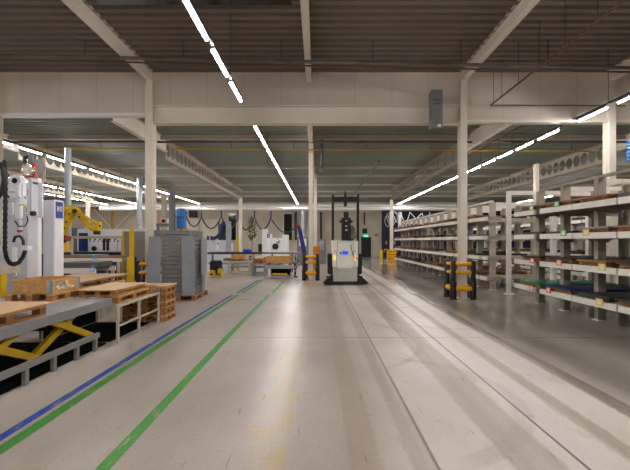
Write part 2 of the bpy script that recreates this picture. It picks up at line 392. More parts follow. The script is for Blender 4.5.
# ------------------------------------------------------------------ far wall details
struct('wall_back_end', MB().box(wx(382, 44.8), XR, 44.75, 45, 0, 4.9), mat('navy_wall', rgb(20, 28, 58), .6, var=.1, scale=.6), 'dark navy end of the far wall')
dr = struct('door_1', MB().box(wx(362, 44.9), wx(371, 44.9), 44.88, 45, 0, wz(237, 44.9)), mat('door_black', rgb(22, 23, 24), .5), 'black exit door in the far wall')
MB().box(wx(361.3, 44.9), wx(362, 44.9), 44.86, 45, 0, wz(236.4, 44.9)).build('door_frame', dgrey, dr)
MB().box(wx(369.6, 44.9), wx(370.6, 44.9), 44.82, 44.88, 1.0, 1.05).build('door_handle', chrome, dr)
for k, (a, c, t, bt) in enumerate(((284, 292, 214, 240), (228.5, 236, 213.5, 240))):
    w = struct('window_%d' % (k + 2), MB().box(wx(a, 44.95), wx(c, 44.95), 44.9, 45, wz(bt, 44.95), wz(t, 44.95)), glass, 'tall dark window in the far wall')
    fb = MB()
    for q in (a - .8, c): fb.box(wx(q, 44.9), wx(q + .8, 44.9), 44.84, 44.98, wz(bt, 44.9), wz(t, 44.9))
    fb.box(wx(a - .8, 44.9), wx(c + .8, 44.9), 44.84, 44.98, wz(t, 44.9), wz(t - .8, 44.9)); fb.build('window_frame', cream, w)
w = struct('trim_3', MB().box(wx(200, 44.9), wx(221, 44.9), 44.9, 45, wz(239, 44.9), wz(219, 44.9)), ivory, 'pale panel in the far wall')
w = struct('trim_4', MB().box(wx(178, 44.9), wx(198, 44.9), 44.9, 45, wz(250, 44.9), wz(212, 44.9)), ivory, 'pale panel in the far wall behind the tank')
es = thing('exit_sign', at(366, 236.2, 44.7), 'small lit green exit sign above the black door', 'sign')
MB().box(wx(363.9, 44.7), wx(367.9, 44.7), 44.68, 44.8, wz(236.9, 44.7), wz(235.1, 44.7)).build('sign_body', exitg, es)
pm = MB(); c0 = at(365.4, 236, 44.66)
pm.tube([c0 + Vector((0, 0, .05)), c0 + Vector((0, 0, .09))], .02, 6); pm.bar(c0 + Vector((0, 0, .04)), c0 + Vector((-.04, 0, -.02)), .01, .025)
pm.bar(c0 + Vector((-.03, 0, -.01)), c0 + Vector((.03, 0, -.08)), .01, .02); pm.bar(c0 + Vector((-.03, 0, -.01)), c0 + Vector((-.08, 0, -.07)), .01, .02)
pm.box(c0.x + .09, c0.x + .17, 44.65, 44.67, c0.z - .08, c0.z + .08)
pm.build('running_figure', white, es)
one('wall_pipe', MB().tube([at(364.5, 212, 44.5), at(364.5, 225, 44.5)], .09, 10), mat('red_pipe', rgb(120, 40, 32), .5), 'dark red riser pipe on the far wall above the exit door', 'pipe')
hb = thing('hose_box', at(364.5, 230, 44.6), 'dark hose box on the far wall under the red riser', 'hose box')
MB().cham(wx(362.5, 44.6), wx(367, 44.6), 44.4, 44.7, wz(233.5, 44.6), wz(228.5, 44.6), .02).build('cabinet_body', dgrey, hb); MB().tube([at(364.5, 231, 44.4), at(364.5, 231, 44.3)], .2, 14).build('hose_reel', blackp, hb)
one('wall_box', MB().cham(wx(375.5, 44.8), wx(377.5, 44.8), 44.6, 44.9, wz(236, 44.8), wz(234, 44.8), .02), red, 'small red box on the far wall near the navy end', 'alarm box')
one('wall_box', MB().cham(wx(189.5, 44.8), wx(197, 44.8), 44.5, 44.9, wz(217.5, 44.8), wz(210.5, 44.8), .03), mat('maroon_box', rgb(46, 24, 26), .5), 'dark maroon heater box high on the far wall', 'heater')
one('floor_bollard', MB().cham(wx(379.5, 40), wx(382.5, 40), 39.8, 40.2, 0, wz(250, 40), .03), yellow, 'short yellow bollard before the navy wall end', 'bollard')
for px, a, c, l in ((295.8, 212, 240, 'beside the tall window'), (321, 212, 242, 'near the middle column')):
    one('wall_pipe', MB().tube([at(px, a, 44.4), at(px, c, 44.4)], .13, 10), dgrey, 'dark vertical pipe on the far wall ' + l, 'pipe')
# cross braces and yellow pipe at the far side
for i, (a, c, l) in enumerate((((94, 209), (112, 229), 'falling'), ((136, 207), (113, 231), 'rising'))):
    one('wall_brace', MB().bar(at(*a, 44.6), at(*c, 44.6), .12, .12), cream, 'cream diagonal brace on the far wall, %s towards the yellow pipe' % l, 'brace')
one('wall_pipe', MB().tube([at(112.3, 208, 44.3), at(112.3, 231, 44.3)], .1, 8), gasy, 'yellow vertical gas pipe on the far wall', 'pipe')

# ------------------------------------------------------------------ ducts and pipes overhead
def pipe(name, pts, r, m, label, cat='pipe', n=10): return one(name, MB().tube(pts, r, n), m, label, cat)
pipe('white_duct', [(XL + .3, 41.3, 5.2), (wx(456, 41.3), 41.3, 5.2)], .15, white, 'upper long white duct across the far end', 'duct')
pipe('white_duct', [(wx(100, 38.5), 38.5, 4.68), (wx(456, 38.5), 38.5, 4.68)], .17, white, 'lower long white duct across the far end', 'duct')
pc = thing('ceiling_conduit', (0, 10.5, 6.2), 'grey conduit hung across the near ceiling on short rods', 'pipe')
P0, P1 = Vector((-9.3, 10.5, 6.36)), Vector((9.0, 10.5, 6.0))
MB().tube([P0, P1], .045, 10).build('conduit', pipeg, pc)
MB().tube([P0 + Vector((0, .12, -.05)), P1 + Vector((0, .12, -.05))], .025, 8).build('side_pipe', rust, pc)
for px in (85, 183, 281, 373, 461, 548):
    x = wx(px, 10.5); z = 6.36 - (x + 9.3) / 18.3 * .36
    MB().tube([(x, 10.5, z), (x, 10.5, Z1 + .02)], .012, 6).build('hanger_rod', dgrey, pc)
pipe('cable_duct', [(XL + .2, 16.2, 5.52), (XR - .2, 16.2, 5.52)], .045, pipeg, 'thin grey pipe under the front purlin of the far hall')
gp = thing('gas_pipe', (0, 17.4, 5.5), 'long yellow gas pipe hung across the far hall', 'pipe')
MB().tube([(XL + .2, 17.4, 5.66), (XR - .2, 17.4, 5.34)], .032, 8).build('pipe_run', gasy, gp)
for x in (-13, -9.0, -6.9, -3.6, -1, 2, 4.7, 7.5, 10.5): MB().tube([(x, 17.4, 5.49 - x * .0063), (x, 17.4, Z2 + .02)], .012, 6).build('hanger_rod', dgrey, gp)
sp = thing('sprinkler_pipe', (5.06, 12.3, 5.68), 'thin brown sprinkler pipe running over the racks with wire hangers', 'pipe')
MB().tube([(5.06, 2.0, 5.68), (5.06, 12.3, 5.68)], .022, 8).build('pipe_run', rust, sp)
MB().tube([(5.06, 12.3, 5.68), (9.0, 12.3, 5.66)], .018, 8).build('branch_run', rust, sp)
for y in (5.6, 6.6, 7.6, 8.6, 9.6, 10.6, 11.6, 12.1): MB().tube([(5.06, y, 5.68), (5.06, y, Z1 + .02)], .007, 5).build('hanger_wire', dgrey, sp)
pipe('sprinkler_pipe', [(6.9, 13.5, 5.6), (6.9, 36, 5.6)], .028, rust, 'brown sprinkler pipe along the far hall above the long rack', n=8)
pipe('sprinkler_pipe', [(2.9, 20, 5.5), (2.9, 38, 5.5)], .05, pipeg, 'grey pipe along the far hall right of the truck mast', n=8)
for (px, pt, pb, d, r, l) in ((68, 148, 262, 15.2, .112, 'beside the yellow robot'), (139.5, 176, 262, 24, .15, 'beside the cream column'), (303, 211, 262, 39.5, .2, 'by the violet boom')):
    pipe('vertical_duct', [at(px, pt, d), (wx(px, d), d, 0.)], r, galv, 'galvanised vertical duct ' + l, 'duct', 16)
# grey box on the girder
hb = thing('wall_heater', (3.4, 12.1, 4.93), 'grey metal box hung on the girder near the cream column', 'wall box')
MB().cham(3.24, 3.56, 11.98, 12.29, 4.93, 6.02, .015).build('box_body', grey, hb)
MB().box(3.41, 3.51, 11.968, 11.985, 4.96, 5.03).build('type_plate', MATS['paper'], hb)
for z in (5.6, 5.72): MB().box(3.3, 3.5, 11.972, 11.985, z, z + .02).build('vent_slot', dgrey, hb)
for x in (-5.12, -.27, 4.05):
    pass
def pendant(px, pt, pb, d, label):
    t = thing('pendant_detector', at(px, pb, d), label, 'detector')
    MB().tube([at(px, pt, d), at(px, pb - 4, d)], .05, 8).build('drop_pipe', dgrey, t)
    MB().tube([at(px, pb - 4, d), at(px, pb - 2.5, d), at(px, pb, d)], [.06, .13, .09], 12).build('detector_head', grey, t)
pendant(322, 125, 172, 16.6, 'dark drop pipe with small head hanging near the middle column')

# ------------------------------------------------------------------ strip lights
ZL = 5.2; LP, LL = 1.607, 1.2; proto_light = None
def strip(x, y0, n, rowname, group):
    global proto_light
    yb = y0 - .15; ye = y0 + (n - 1) * LP + LL + .15
    rl = thing('light_track', (x, yb, ZL + .09), 'long grey light track carrying the ' + rowname, 'light track')
    MB().box(x - .03, x + .03, yb, ye, ZL + .075, ZL + .125).build('track_rail', dgrey, rl)
    zt = (Z1 if ye < YJ + .1 else Z2) + .02
    for k in range(0, n + 1, 2):
        yy = min(ye - .1, yb + .1 + k * LP); MB().tube([(x, yy, ZL + .125), (x, yy, zt)], .008, 5).build('hanger_wire', dgrey, rl)
    for k in range(n):
        y = y0 + k * LP
        lab = 'white strip light, %s from the viewer in the %s' % (ORD[k], rowname)
        if proto_light is None:
            t = thing('hanging_strip_light', (x, y, ZL), lab, 'strip light', group); proto_light = t
            MB().prism([(x - .035, ZL + .074), (x + .035, ZL + .074), (x + .05, ZL + .005), (x + .045, ZL + .005), (x + .028, ZL + .04), (x - .028, ZL + .04), (x - .045, ZL + .005), (x - .05, ZL + .005)], y, y + LL, 'y').build('housing', grey, t)
            MB().tube([(x, y + .02, ZL), (x, y + LL - .02, ZL)], .027, 12).build('tube', glow, t)
        else:
            t = proto_light.copy(); COL.objects.link(t); t.location = (x, y, ZL); tag(t, lab, 'strip light', group); t['group'] = group
            for ch in proto_light.children:
                c = ch.copy(); COL.objects.link(c); c.parent = t
strip(-1.93, 9.33 - 16 * LP, 17, 'middle row of the near bay', 'strip lights over the aisle')
strip(-1.93, 12.85, 17, 'middle row of the far hall', 'strip lights over the aisle')
strip(7.6, 11.05 - 16 * LP, 17, 'near bay row above the racks', 'strip lights over the racks')
strip(7.6, 13.28, 17, 'far hall row above the racks', 'strip lights over the racks')
strip(-11.15, 14.13, 16, 'far hall row over the machines', 'strip lights over the machines')
strip(-17.1, 21.4, 12, 'outer row beyond the machines', 'strip lights beyond the machines')
strip(-20.2, 21.4, 12, 'outermost row beyond the machines', 'strip lights beyond the machines')
strip(18.2, 13.28, 17, 'far hall row beyond the racks', 'strip lights beyond the racks')
strip(-11.15, 9.33 - 16 * LP, 17, 'near bay row over the white machine', 'strip lights over the machines')

# ------------------------------------------------------------------ bumper guards round the columns
def guard(cx, cy, label, rz=0., half=.2):
    t = thing('column_guard', (cx, cy, 0), label, 'column guard', 'black and orange column guards')
    hw = .29
    for sx in (-1, 1):
        for sy in (-1, 1):
            p = MB(); x, y = cx + sx * hw, cy + sy * hw
            p.tube([(x, y, 0), (x, y, .015), (x, y, .5), (x, y, .51)], [.09, .095, .095, .088], 16); p.tube([(x, y, .5), (x, y, 1.1), (x, y, 1.12)], [.074, .074, .06], 14); p.build('post', black, t)
    for z, r in ((1.03, .046), (.78, .046), (.32, .078)):
        for s in (-1, 1):
            MB().tube([(cx - hw + .03, cy + s * hw, z), (cx + hw - .03, cy + s * hw, z)], r, 14).build('bumper_bar', orange, t)
            MB().tube([(cx + s * hw, cy - hw + .03, z), (cx + s * hw, cy + hw - .03, z)], r, 14).build('bumper_bar', orange, t)
    return t
guard(4.22, 12.5, 'orange and black bumper guard round the column beside the long rack')
guard(-.31, 18.35, 'orange and black bumper guard round the slim aisle column')
guard(-4.94, 12.45, 'orange and black bumper guard behind the grey tray stack')
sl = MB()
t = thing('column_sleeve', (5.95, 34, 0), 'ribbed orange sleeve round the far cream column', 'column guard')
MB().cham(5.6, 6.3, 33.65, 34.35, 0, .98, .06).build('sleeve_body', orange, t)
for z in (.3, .6, .85): MB().box(5.58, 6.32, 33.63, 34.37, z, z + .04).build('strap', mat('dark_orange', rgb(150, 86, 10), .5), t)
one('orange_bin', MB().cham(wx(313, 24), wx(320, 24), 23.8, 24.2, 0.05, wz(246, 24), .05), mat('orange_sacks', rgb(206, 120, 30), .6), 'small orange bin behind the slim aisle column', 'bin')

# ------------------------------------------------------------------ pallets
def pallet(name, x0, x1, y0, y1, z0, label, group=None, wd=wood, h=.144, parts=True, cat='pallet'):
    nb = max(3, int((y1 - y0) / .16))
    dk = MB(); bl = []; ru = []
    for k in range(nb):
        a = y0 + (y1 - y0) * k / nb; dk.box(x0, x1, a + .012, a + (y1 - y0) / nb - .012, z0 + h - .022, z0 + h)
    for k in range(3):
        xx = x0 + (x1 - x0 - .1) * k / 2; dk.box(xx, xx + .1, y0, y1, z0 + h - .044, z0 + h - .022); ru.append((xx, xx + .1, y0, y1, z0, z0 + .022))
        for j in range(3):
            yy = y0 + (y1 - y0 - .12) * j / 2; bl.append((xx, xx + .1, yy, yy + .12, z0 + .022, z0 + h - .044))
    if not parts:
        for q in bl + ru: dk.box(*q)
        return one(name, dk, wd, label, cat, group)
    t = thing(name, ((x0 + x1) / 2, (y0 + y1) / 2, z0), label, cat, group)
    dk.build('deck_boards', wd, t); [MB().box(*q).build('bottom_runner', wd, t) for q in ru]
    for q in bl: MB().box(*q).build('spacer_block', woodd, t)
    return t
def sheet(x0, x1, y0, y1, z0, th, m, label, group=None, cat='sheet', name='panel_sheet'):
    return one(name, MB().box(x0, x1, y0, y1, z0, z0 + th), m, label, cat, group)

# scissor lift platform with pallets on it
ZP = .76
lt = thing('lift_platform', (-4.2, 5, 0), 'long grey lift platform on yellow scissor arms beside the painted lines', 'lift table')
MB().box(-5.6, -3.4, 2.2, 6.94, ZP - .012, ZP).build('top_plate', platform, lt)
ed = MB(); ed.box(-5.6, -3.4, 2.2, 2.26, ZP - .125, ZP - .012); ed.box(-5.6, -3.4, 6.88, 6.94, ZP - .125, ZP - .012); ed.box(-3.46, -3.4, 2.26, 6.88, ZP - .125, ZP - .012); ed.box(-5.6, -5.54, 2.26, 6.88, ZP - .125, ZP - .012)
ed.build('edge_frame', rails, lt)
for (y0, z0, y1, z1, dx) in ((3.2, .16, 4.3, .6, 0), (3.3, .6, 4.2, .17, .09), (4.35, .15, 5.4, .62, 0), (4.5, .6, 5.47, .17, .09), (5.6, .17, 6.6, .62, 0), (5.75, .62, 6.84, .15, .09)):
    for x in (-3.78, -5.2):
        MB().prism([(y0 - .015, z0 - .05), (y1 + .015, z1 - .05), (y1 + .045, z1), (y1 + .015, z1 + .05), (y0 - .015, z0 + .05), (y0 - .055, z0)], x + dx - .03, x + dx + .03, 'x').build('scissor_arm', yellow, lt)
for yc in (3.76, 4.98, 6.25): MB().tube([(-5.1, yc, .39), (-3.80, yc, .39)], .03, 10).build('pivot_rod', dgrey, lt)
for x in (-3.45, -5.5):
    MB().prism([(x - .025, .19), (x + .025, .19), (x + .025, .265), (x - .025, .265)], 2.2, 6.6, 'y').build('base_rail', rails, lt)
    for y in (2.8, 3.4, 3.95, 4.45, 4.95, 5.48, 6.0, 6.5): MB().box(x - .025, x + .025, y - .03, y + .03, 0, .19).build('rail_foot', rails, lt)
MB().box(-5.45, -3.5, 2.2, 6.93, 0, .03).build('shade_pan', mattblack, lt); MB().box(-5.56, -5.54, 2.2, 6.93, 0.03, ZP - .125).build('light_blocker', mattblack, lt)  # added: black sheet standing in for shade, upright panel blocking the left lamp row
pl = pallet('wood_pallet', -4.45, -3.47, 4.1, 5.36, ZP, 'wooden pallet under a plywood sheet on the near end of the grey platform')
sheet(-4.5, -3.40, 3.9, 5.42, ZP + .144, .015, ply, 'plywood sheet lying on the pallet at the near end of the platform', name='plywood_sheet', cat='plywood sheet')
pallet('wood_pallet', -4.78, -4.06, 6.42, 7.18, ZP, 'wooden half pallet under the collar crate on the grey platform')
cb = thing('pallet_collar', (-4.38, 6.8, ZP + .144), 'pine collar crate with white sticker residue on the grey platform', 'crate')
zc0 = ZP + .146
MB().box(-4.72, -4.08, 6.42, 6.442, zc0, zc0 + .195).build('side_board', wood, cb); MB().box(-4.72, -4.08, 7.14, 7.162, zc0, zc0 + .195).build('side_board', wood, cb)
MB().box(-4.10, -4.08, 6.445, 7.138, zc0, zc0 + .195).build('end_board', wood, cb); MB().box(-4.72, -4.70, 6.445, 7.138, zc0, zc0 + .195).build('end_board', wood, cb)
for (x, y) in ((-4.1, 6.42), (-4.71, 6.42), (-4.1, 7.15), (-4.71, 7.15)):
    h = MB(); h.box(x - .045, x + .045, y - .006 if y < 7 else y + .012, y if y < 7 else y + .018, zc0 + .002, zc0 + .19)
    if x > -4.5: h.box(-4.08, -4.072, y - (.006 if y < 7 else .06), y + (.06 if y < 7 else .018), zc0 + .002, zc0 + .19)
    h.build('corner_hinge', galv, cb)
stk = MB()
for k in range(14):
    yy = 6.53 + R.random() * .42; zz = zc0 + .03 + R.random() * .1; w_ = .03 + R.random() * .06; hh = .02 + R.random() * .045
    stk.face([(-4.0785, yy, zz), (-4.0785, yy + w_, zz - .01), (-4.0785, yy + w_ * .9, zz + hh), (-4.0785, yy - .01, zz + hh * .9)])
stk.build('torn_sticker', MATS['paper'], cb)

# cream steel table with pallets
ft = thing('steel_table', (-3.9, 7.9, 0), 'cream tubular steel table carrying pallets beyond the grey platform', 'table')
MB().box(-4.66, -4.63, 7.03, 8.75, 0.02, .6).build('light_blocker', mattblack, ft); MB().box(-4.6, -3.5, 7.08, 8.7, 0.0, .02).build('shade_sheet', mattblack, ft)  # black panel and floor sheet added to keep the space under the table dark
for y in (6.975, 7.8, 8.76):
    for x in (-3.325, -4.6): MB().box(x - .02, x + .02, y - .02, y + .02, 0, .595).build('leg', frame_c, ft)
for x in (-3.325, -4.6):
    MB().box(x - .022, x + .022, 6.955, 8.79, .595, .638).build('side_rail', frame_c, ft); MB().box(x - .014, x + .014, 7.0, 8.74, .27, .3).build('stretcher', frame_c, ft)
for y in (7.1, 7.5, 7.95, 8.4, 8.72): MB().box(-4.57, -3.37, y - .025, y + .025, .595, .635).build('cross_rail', frame_c, ft)
pallet('wood_pallet', -4.02, -3.36, 7.06, 8.36, .640, 'wooden pallet on the cream steel table')
pallet('wood_pallet', -4.02, -3.40, 7.06, 8.26, .786, 'thin wooden pallet between the plywood sheet and the pallet below it', h=.081)
pallet('wood_pallet', -4.0, -3.36, 8.40, 8.76, .640, 'short wooden pallet at the far end of the cream steel table', wd=woodd)
sheet(-4.05, -3.37, 7.0, 8.3, .786+.083, .014, ply, 'wide plywood sheet lying on the pallet on the cream steel table', name='plywood_sheet', cat='plywood sheet')
t2 = thing('steel_table', (-5.3, 9.3, 0), 'second cream steel table beside the wide plywood sheet', 'table')
for y in (8.3, 9.3, 10.3):
    for x in (-4.76, -5.8): MB().box(x - .025, x + .025, y - .025, y + .025, 0, .69).build('leg', frame_c, t2)
for x in (-4.76, -5.8): MB().box(x - .028, x + .028, 8.27, 10.33, .69, .735).build('side_rail', frame_c, t2)
for y in (8.3, 9.0, 9.7, 10.3): MB().box(-5.77, -4.79, y - .025, y + .025, .69, .73).build('cross_rail', frame_c, t2)
pallet('wood_pallet', -5.8, -4.76, 8.25, 10.3, .737, 'long wooden pallet under a plywood sheet on the second cream table')
sheet(-5.9, -4.68, 8.15, 10.42, .883, .014, ply, 'plywood sheet on the long pallet nearest the yellow post', name='plywood_sheet', cat='plywood sheet')
# stack of five pallets
for k, w_ in enumerate(('bottom', 'second', 'middle', 'fourth', 'topmost')):
    pallet('wood_pallet', -4.1, -3.19 - .01 * (k % 2), 8.8, 9.42, .147 * k, '%s wooden pallet of the stack of five at the end of the steel table' % w_, 'pallets stacked by the table', woodd if k % 2 else wood)
sheet(-4.12, -3.17, 8.8, 9.45, .737, .02, ply, 'small board lying on top of the stack of five pallets', name='plywood_sheet', cat='plywood sheet')

# ------------------------------------------------------------------ grey tray stack
TX0, TX1, TY0, TY1 = -4.54, -3.55, 12.02, 13.45
pallet('wood_pallet', -4.5, -3.51, 11.98, 13.4, 0, 'dark wooden pallet under the tall stack of grey trays', wd=woodd)
zt0 = .148; nT = 15; tray_pitch = (2.02 - zt0) / nT
for k in range(nT):
    z = zt0 + k * tray_pitch; b = MB(); ins = .045 if k < 13 else .03
    x0, x1, y0, y1 = (TX0 + ins if k < 13 else -4.71), TX1 - ins - (.03 if k < 13 else .1), TY0 + ins, TY1 - ins
    b.box(x0, x1, y0, y1, z, z + .012)
    hh = tray_pitch * .8
    for q in ((x0, x1, y0, y0 + .02), (x0, x1, y1 - .02, y1), (x0, x0 + .02, y0 + .02, y1 - .02), (x1 - .02, x1, y0 + .02, y1 - .02)): b.box(*q, z + .012, z + hh)
    b.box(x0 - .012, x1 + .012, y0 - .012, y0 + .03, z + hh, z + hh + .012); b.box(x1 - .03, x1 + .012, y0 + .03, y1, z + hh, z + hh + .012)
    b.box((x0 + x1) / 2 - .02, (x0 + x1) / 2 + .02, y0 - .01, y0, z + .02, z + hh)
    one('steel_tray', b, slatm, 'grey steel tray, %s from the bottom of the tall stack on the dark pallet' % ORD[k], 'tray', 'stacked grey steel trays')
def leaf_panel(pts, label, th=.03, side='y'):
    b = MB()
    if side == 'y': b.prism([(p[0], p[1]) for p in pts], TY0 - th, TY0, 'y')
    else: b.prism([(p[0], p[1]) for p in pts], TX1 + .002, TX1 + th, 'x')
    return one('corner_panel', b, greyb, label, 'panel')
leaf_panel([(-4.92, 0), (-4.515, 0), (-4.50, 1.83), (-4.83, 1.83)], 'slanting grey sheet panel leaning on the column side of the tray stack')
leaf_panel([(-3.88, .145), (-3.53, .145), (-3.53, 1.84), (-3.90, 1.84)], 'upright grey sheet panel covering the front corner of the tray stack')
leaf_panel([(12.72, .66), (12.9, .66), (12.9, .145), (13.1, .145), (13.1, .66), (13.3, .66), (13.3, 1.78), (12.72, 1.8)], 'grey sheet panel on the aisle side of the tray stack', .03, 'x')

# ------------------------------------------------------------------ racks
XF, XP, XQ, XE = 5.45, 6.07, 7.5, 8.15
LEV = (.53, 1.2, 1.87, 2.49)
LN = ('lowest', 'second', 'third', 'top')
def rack(x_off, posts, y0, y1, segs, label, paint, lipm, hgt=3.05, gcol=None):
    t = thing('storage_rack', (XP + x_off, y0, 0), label, 'rack')
    for y in posts:
        for x in (XP, XQ):
            xx = x + x_off; MB().box(xx - .085, xx + .085, y - .07, y + .07, 0, hgt).build('upright', paint, t)
            MB().box(xx - .12, xx + .12, y - .11, y + .11, 0, .012).build('foot_plate', rackw, t)
        for z in LEV:
            a = MB(); zt = z - .002
            a.box(XF + x_off + .06, XE + x_off, y - .045 - .07, y - .07, zt - .12, zt)
            for x in (XP, XQ):
                xx = x + x_off; a.prism([(xx - .2, zt - .12), (xx + .2, zt - .12), (xx + .1, zt - .2), (xx - .1, zt - .2)], y - .11, y - .072, 'y')
            a.build('arm', paint, t)
        MB().box(XP + x_off + .085, XQ + x_off - .085, y - .04, y + .04, hgt - .12, hgt - .02).build('top_tie', lipm, t)
    for x in (XP, XQ): MB().box(x + x_off - .04, x + x_off + .04, posts[0], posts[-1], hgt, hgt + .06).build('top_rail', taupe if paint is taupe else rackw, t)
    for li, z in enumerate(LEV):
        for (a, c) in segs:
            for xx in (XF, XE): MB().box(xx + x_off, xx + x_off + .06, a, c, z - .12, z).build('shelf_beam', lipm, t)
            e = MB()
            e.box(XF + x_off + .06, XF + x_off + .5, a, a + .05, z - .12, z); e.build('shelf_end', taupe, t)
    return t
NEARP = [5.6, 6.75, 7.9, 9.04, 10.3, 11.45]
NEARS = [(4.8, 6.15), (6.2, 7.63), (7.68, 8.99), (9.03, 10.33), (10.6, 11.68)]
rack(0, NEARP, 4.8, 11.7, NEARS, 'near taupe steel rack with white shelf beams and coloured tags', taupe, rackw)
FARP = [14.6 + 1.2 * k for k in range(14)]
FARS = [(13.6 + 1.65 * k, 13.6 + 1.65 * k + 1.55) for k in range(10)]
rack(0, FARP, 13.6, 30.3, FARS, 'long pale steel rack running down the hall beyond the guarded column', mat('pale_rack_paint', rgb(182, 173, 158), .5, var=.07), rackw, 3.05)
rack(4.3, [6.9 + 1.2 * k for k in range(5)], 6.5, 12.0, [(6.6 + 1.35 * k, 7.9 + 1.35 * k) for k in range(4)], 'white steel rack standing behind the near rack', rackw, rackw)
rack(4.3, [14 + 1.5 * k for k in range(9)], 13.8, 26.5, [(14 + 1.6 * k, 15.5 + 1.6 * k) for k in range(8)], 'white steel rack standing behind the long rack', rackw, rackw)
# white end frame of the long rack
ef = thing('end_frame', (6.12, 13.5, 0), 'tall white end frame where the long rack begins', 'rack frame')
MB().box(6.06, 6.19, 13.44, 13.54, 0, 3.3).build('upright', rackw, ef); MB().box(9.5, 9.66, 13.42, 13.56, 0, 3.3).build('upright', rackw, ef)
MB().box(6.19, 9.5, 13.44, 13.54, 3.18, 3.3).build('top_bar', rackw, ef); MB().box(5.98, 6.28, 13.36, 13.60, 0, .015).build('foot_plate', white, ef)
for x in (7.3, 8.4): one('rack_post', MB().box(x - .07, x + .07, 12.95, 13.09, 0, 2.75).box(x - .12, x + .12, 12.9, 13.14, 0, .015), white, 'white post between the two racks, %s the end frame' % ('close to' if x < 8 else 'farther in from'), 'post')

# sheets and pallets lying on the racks
rackwood = mat('dark_pallet_wood', rgb(134, 88, 44), .75, var=.35, scale=7, stretch=(2, 2, 6))
def load(x0, x1, y0, y1, z, kind, where, parts=False):
    mats = {'dark grey': sheetd, 'grey': sheetg, 'brown': sheettan, 'green': sheetgreen, 'blue': sheetblue, 'plywood': ply}
    if kind in ('dark grey', 'grey') and R.random() < .45:       # sheets stacked straight on the arms, on two thin bearers
        th = .05 + R.random() * .06
        sheet(x0, x1, y0, y1, z + .001, th, mats[kind], 'low stack of %s sheets, %s' % (kind, where), 'sheets on the racks', 'sheets', 'sheet_stack'); return
    pallet('wood_pallet', x0, x1, y0 + .03, y1 - .03, z + .002, 'flat pallet under %s sheet, %s' % (kind, where), 'pallets on the racks', rackwood, .075, parts)
    sheet(x0 - .04, x1 + .02, y0, y1, z + .079, .035, mats[kind], '%s sheet on pallet, %s' % (kind, where), 'sheets on the racks')
def bays(ps, y0, y1):                                  # free gaps between uprights
    out = []; e = [y0] + [p for p in ps if y0 < p < y1] + [y1]
    for a, c in zip(e, e[1:]): out.append((a + (.09 if a != y0 else 0), c - (.13 if c != y1 else 0)))
    return out
NK = {0: ['grey', 'dark grey', 'dark grey', 'blue', 'green'], 1: ['dark grey', 'dark grey', 'brown', 'dark grey', 'dark grey'], 2: ['dark grey', 'brown', 'grey', 'dark grey', 'dark grey'], 3: ['dark grey', 'dark grey', 'brown', 'brown', 'brown']}
# boards lie in front of, between and behind the two rows of uprights
for li, z in enumerate(LEV):
    gaps = [(NEARP[k] + .09, NEARP[k + 1] - .13) for k in range(5)]
    for k, (a, c) in enumerate(gaps):
        kd = NK[li][k]; j = (R.random() - .5) * .1
        load(XF + .05 + abs(j), XP + 1.3, a, c, z, kd, '%s gap from viewer, %s near rack shelf' % (ORD[k], LN[li]), li < 2)
pool = ['dark grey', 'brown', 'dark grey', 'dark grey', 'grey', 'dark grey', 'brown']
for li, z in enumerate(LEV):
    for k in range(len(FARP) - 1):
        if R.random() < .1: continue
        a, c = FARP[k] + .09, FARP[k + 1] - .13
        kd = pool[(k * 3 + li * 2 + R.randrange(2)) % len(pool)]
        load(XF + .03 + R.random() * .08, XP + 1.25, a, c, z, kd, '%s gap from viewer, %s long rack shelf' % (ORD[k], LN[li]))
for li, z in enumerate(LEV):
    for k in range(4):
        y = 6.9 + 1.2 * k
        load(XF + 4.4, XP + 4.3 + 1.3, y + .09, y + 1.2 - .13, z, pool[(k + li) % 7], '%s gap, %s shelf of rack behind the near one' % (ORD[k], LN[li]))
    for k in range(0, 8):
        y = 14 + 1.5 * k
        if (k + li) % 3: load(XF + 4.4, XP + 4.3 + 1.3, y + .09, y + 1.5 - .13, z, pool[(k + 2 * li) % 7], '%s gap, %s shelf of rack behind the long one' % (ORD[k], LN[li]))
# tags clipped to the shelf beams
def clip(px, py, d, col, where, w=.1, h=.13):
    x = XF; y = XF * F / (px - CX); z = wz(py, y)
    t = thing('shelf_tag', (x - .005, y, z), '%s bordered paper tag %s' % (col, where), 'tag', 'paper tags on the racks')
    MB().box(x - .012, x - .004, y - w, y + w, z - h / 2, z + h / 2).build('tag_frame', tagc[col], t)
    MB().box(x - .016, x - .0125, y - w * .65, y + w * .65, z - h * .33, z + h * .33).build('tag_paper', tagc['paper'], t)
for px, py, col, where in ((532.6, 260.6, 'red', 'on the second shelf at the far end of the near rack'), (559.4, 262.5, 'orange', 'on the second shelf of the near rack'),
        (602.4, 267, 'yellow', 'on the second shelf of the near rack'), (586.4, 232.5, 'yellow', 'on the third shelf of the near rack'), (563.7, 233, 'green', 'on the third shelf of the near rack'),
        (557, 204, 'green', 'on the top shelf of the near rack, nearer one'), (531.7, 208, 'green', 'on the top shelf of the near rack, farther one'), (531.7, 288, 'red', 'on the lowest shelf at the far end of the near rack'),
        (548.8, 290, 'red', 'on the lowest shelf of the near rack, nearer one'), (599.6, 302, 'yellow', 'on the lowest shelf of the near rack'),
        (467.8, 237.5, 'blue', 'on the third shelf beside the guarded column'), (483, 237.3, 'blue', 'on the third shelf of the long rack'), (480.6, 257, 'green', 'on the second shelf of the long rack'),
        (478.5, 276.5, 'blue', 'on the lowest shelf of the long rack')):
    clip(px, py, 0, col, where)
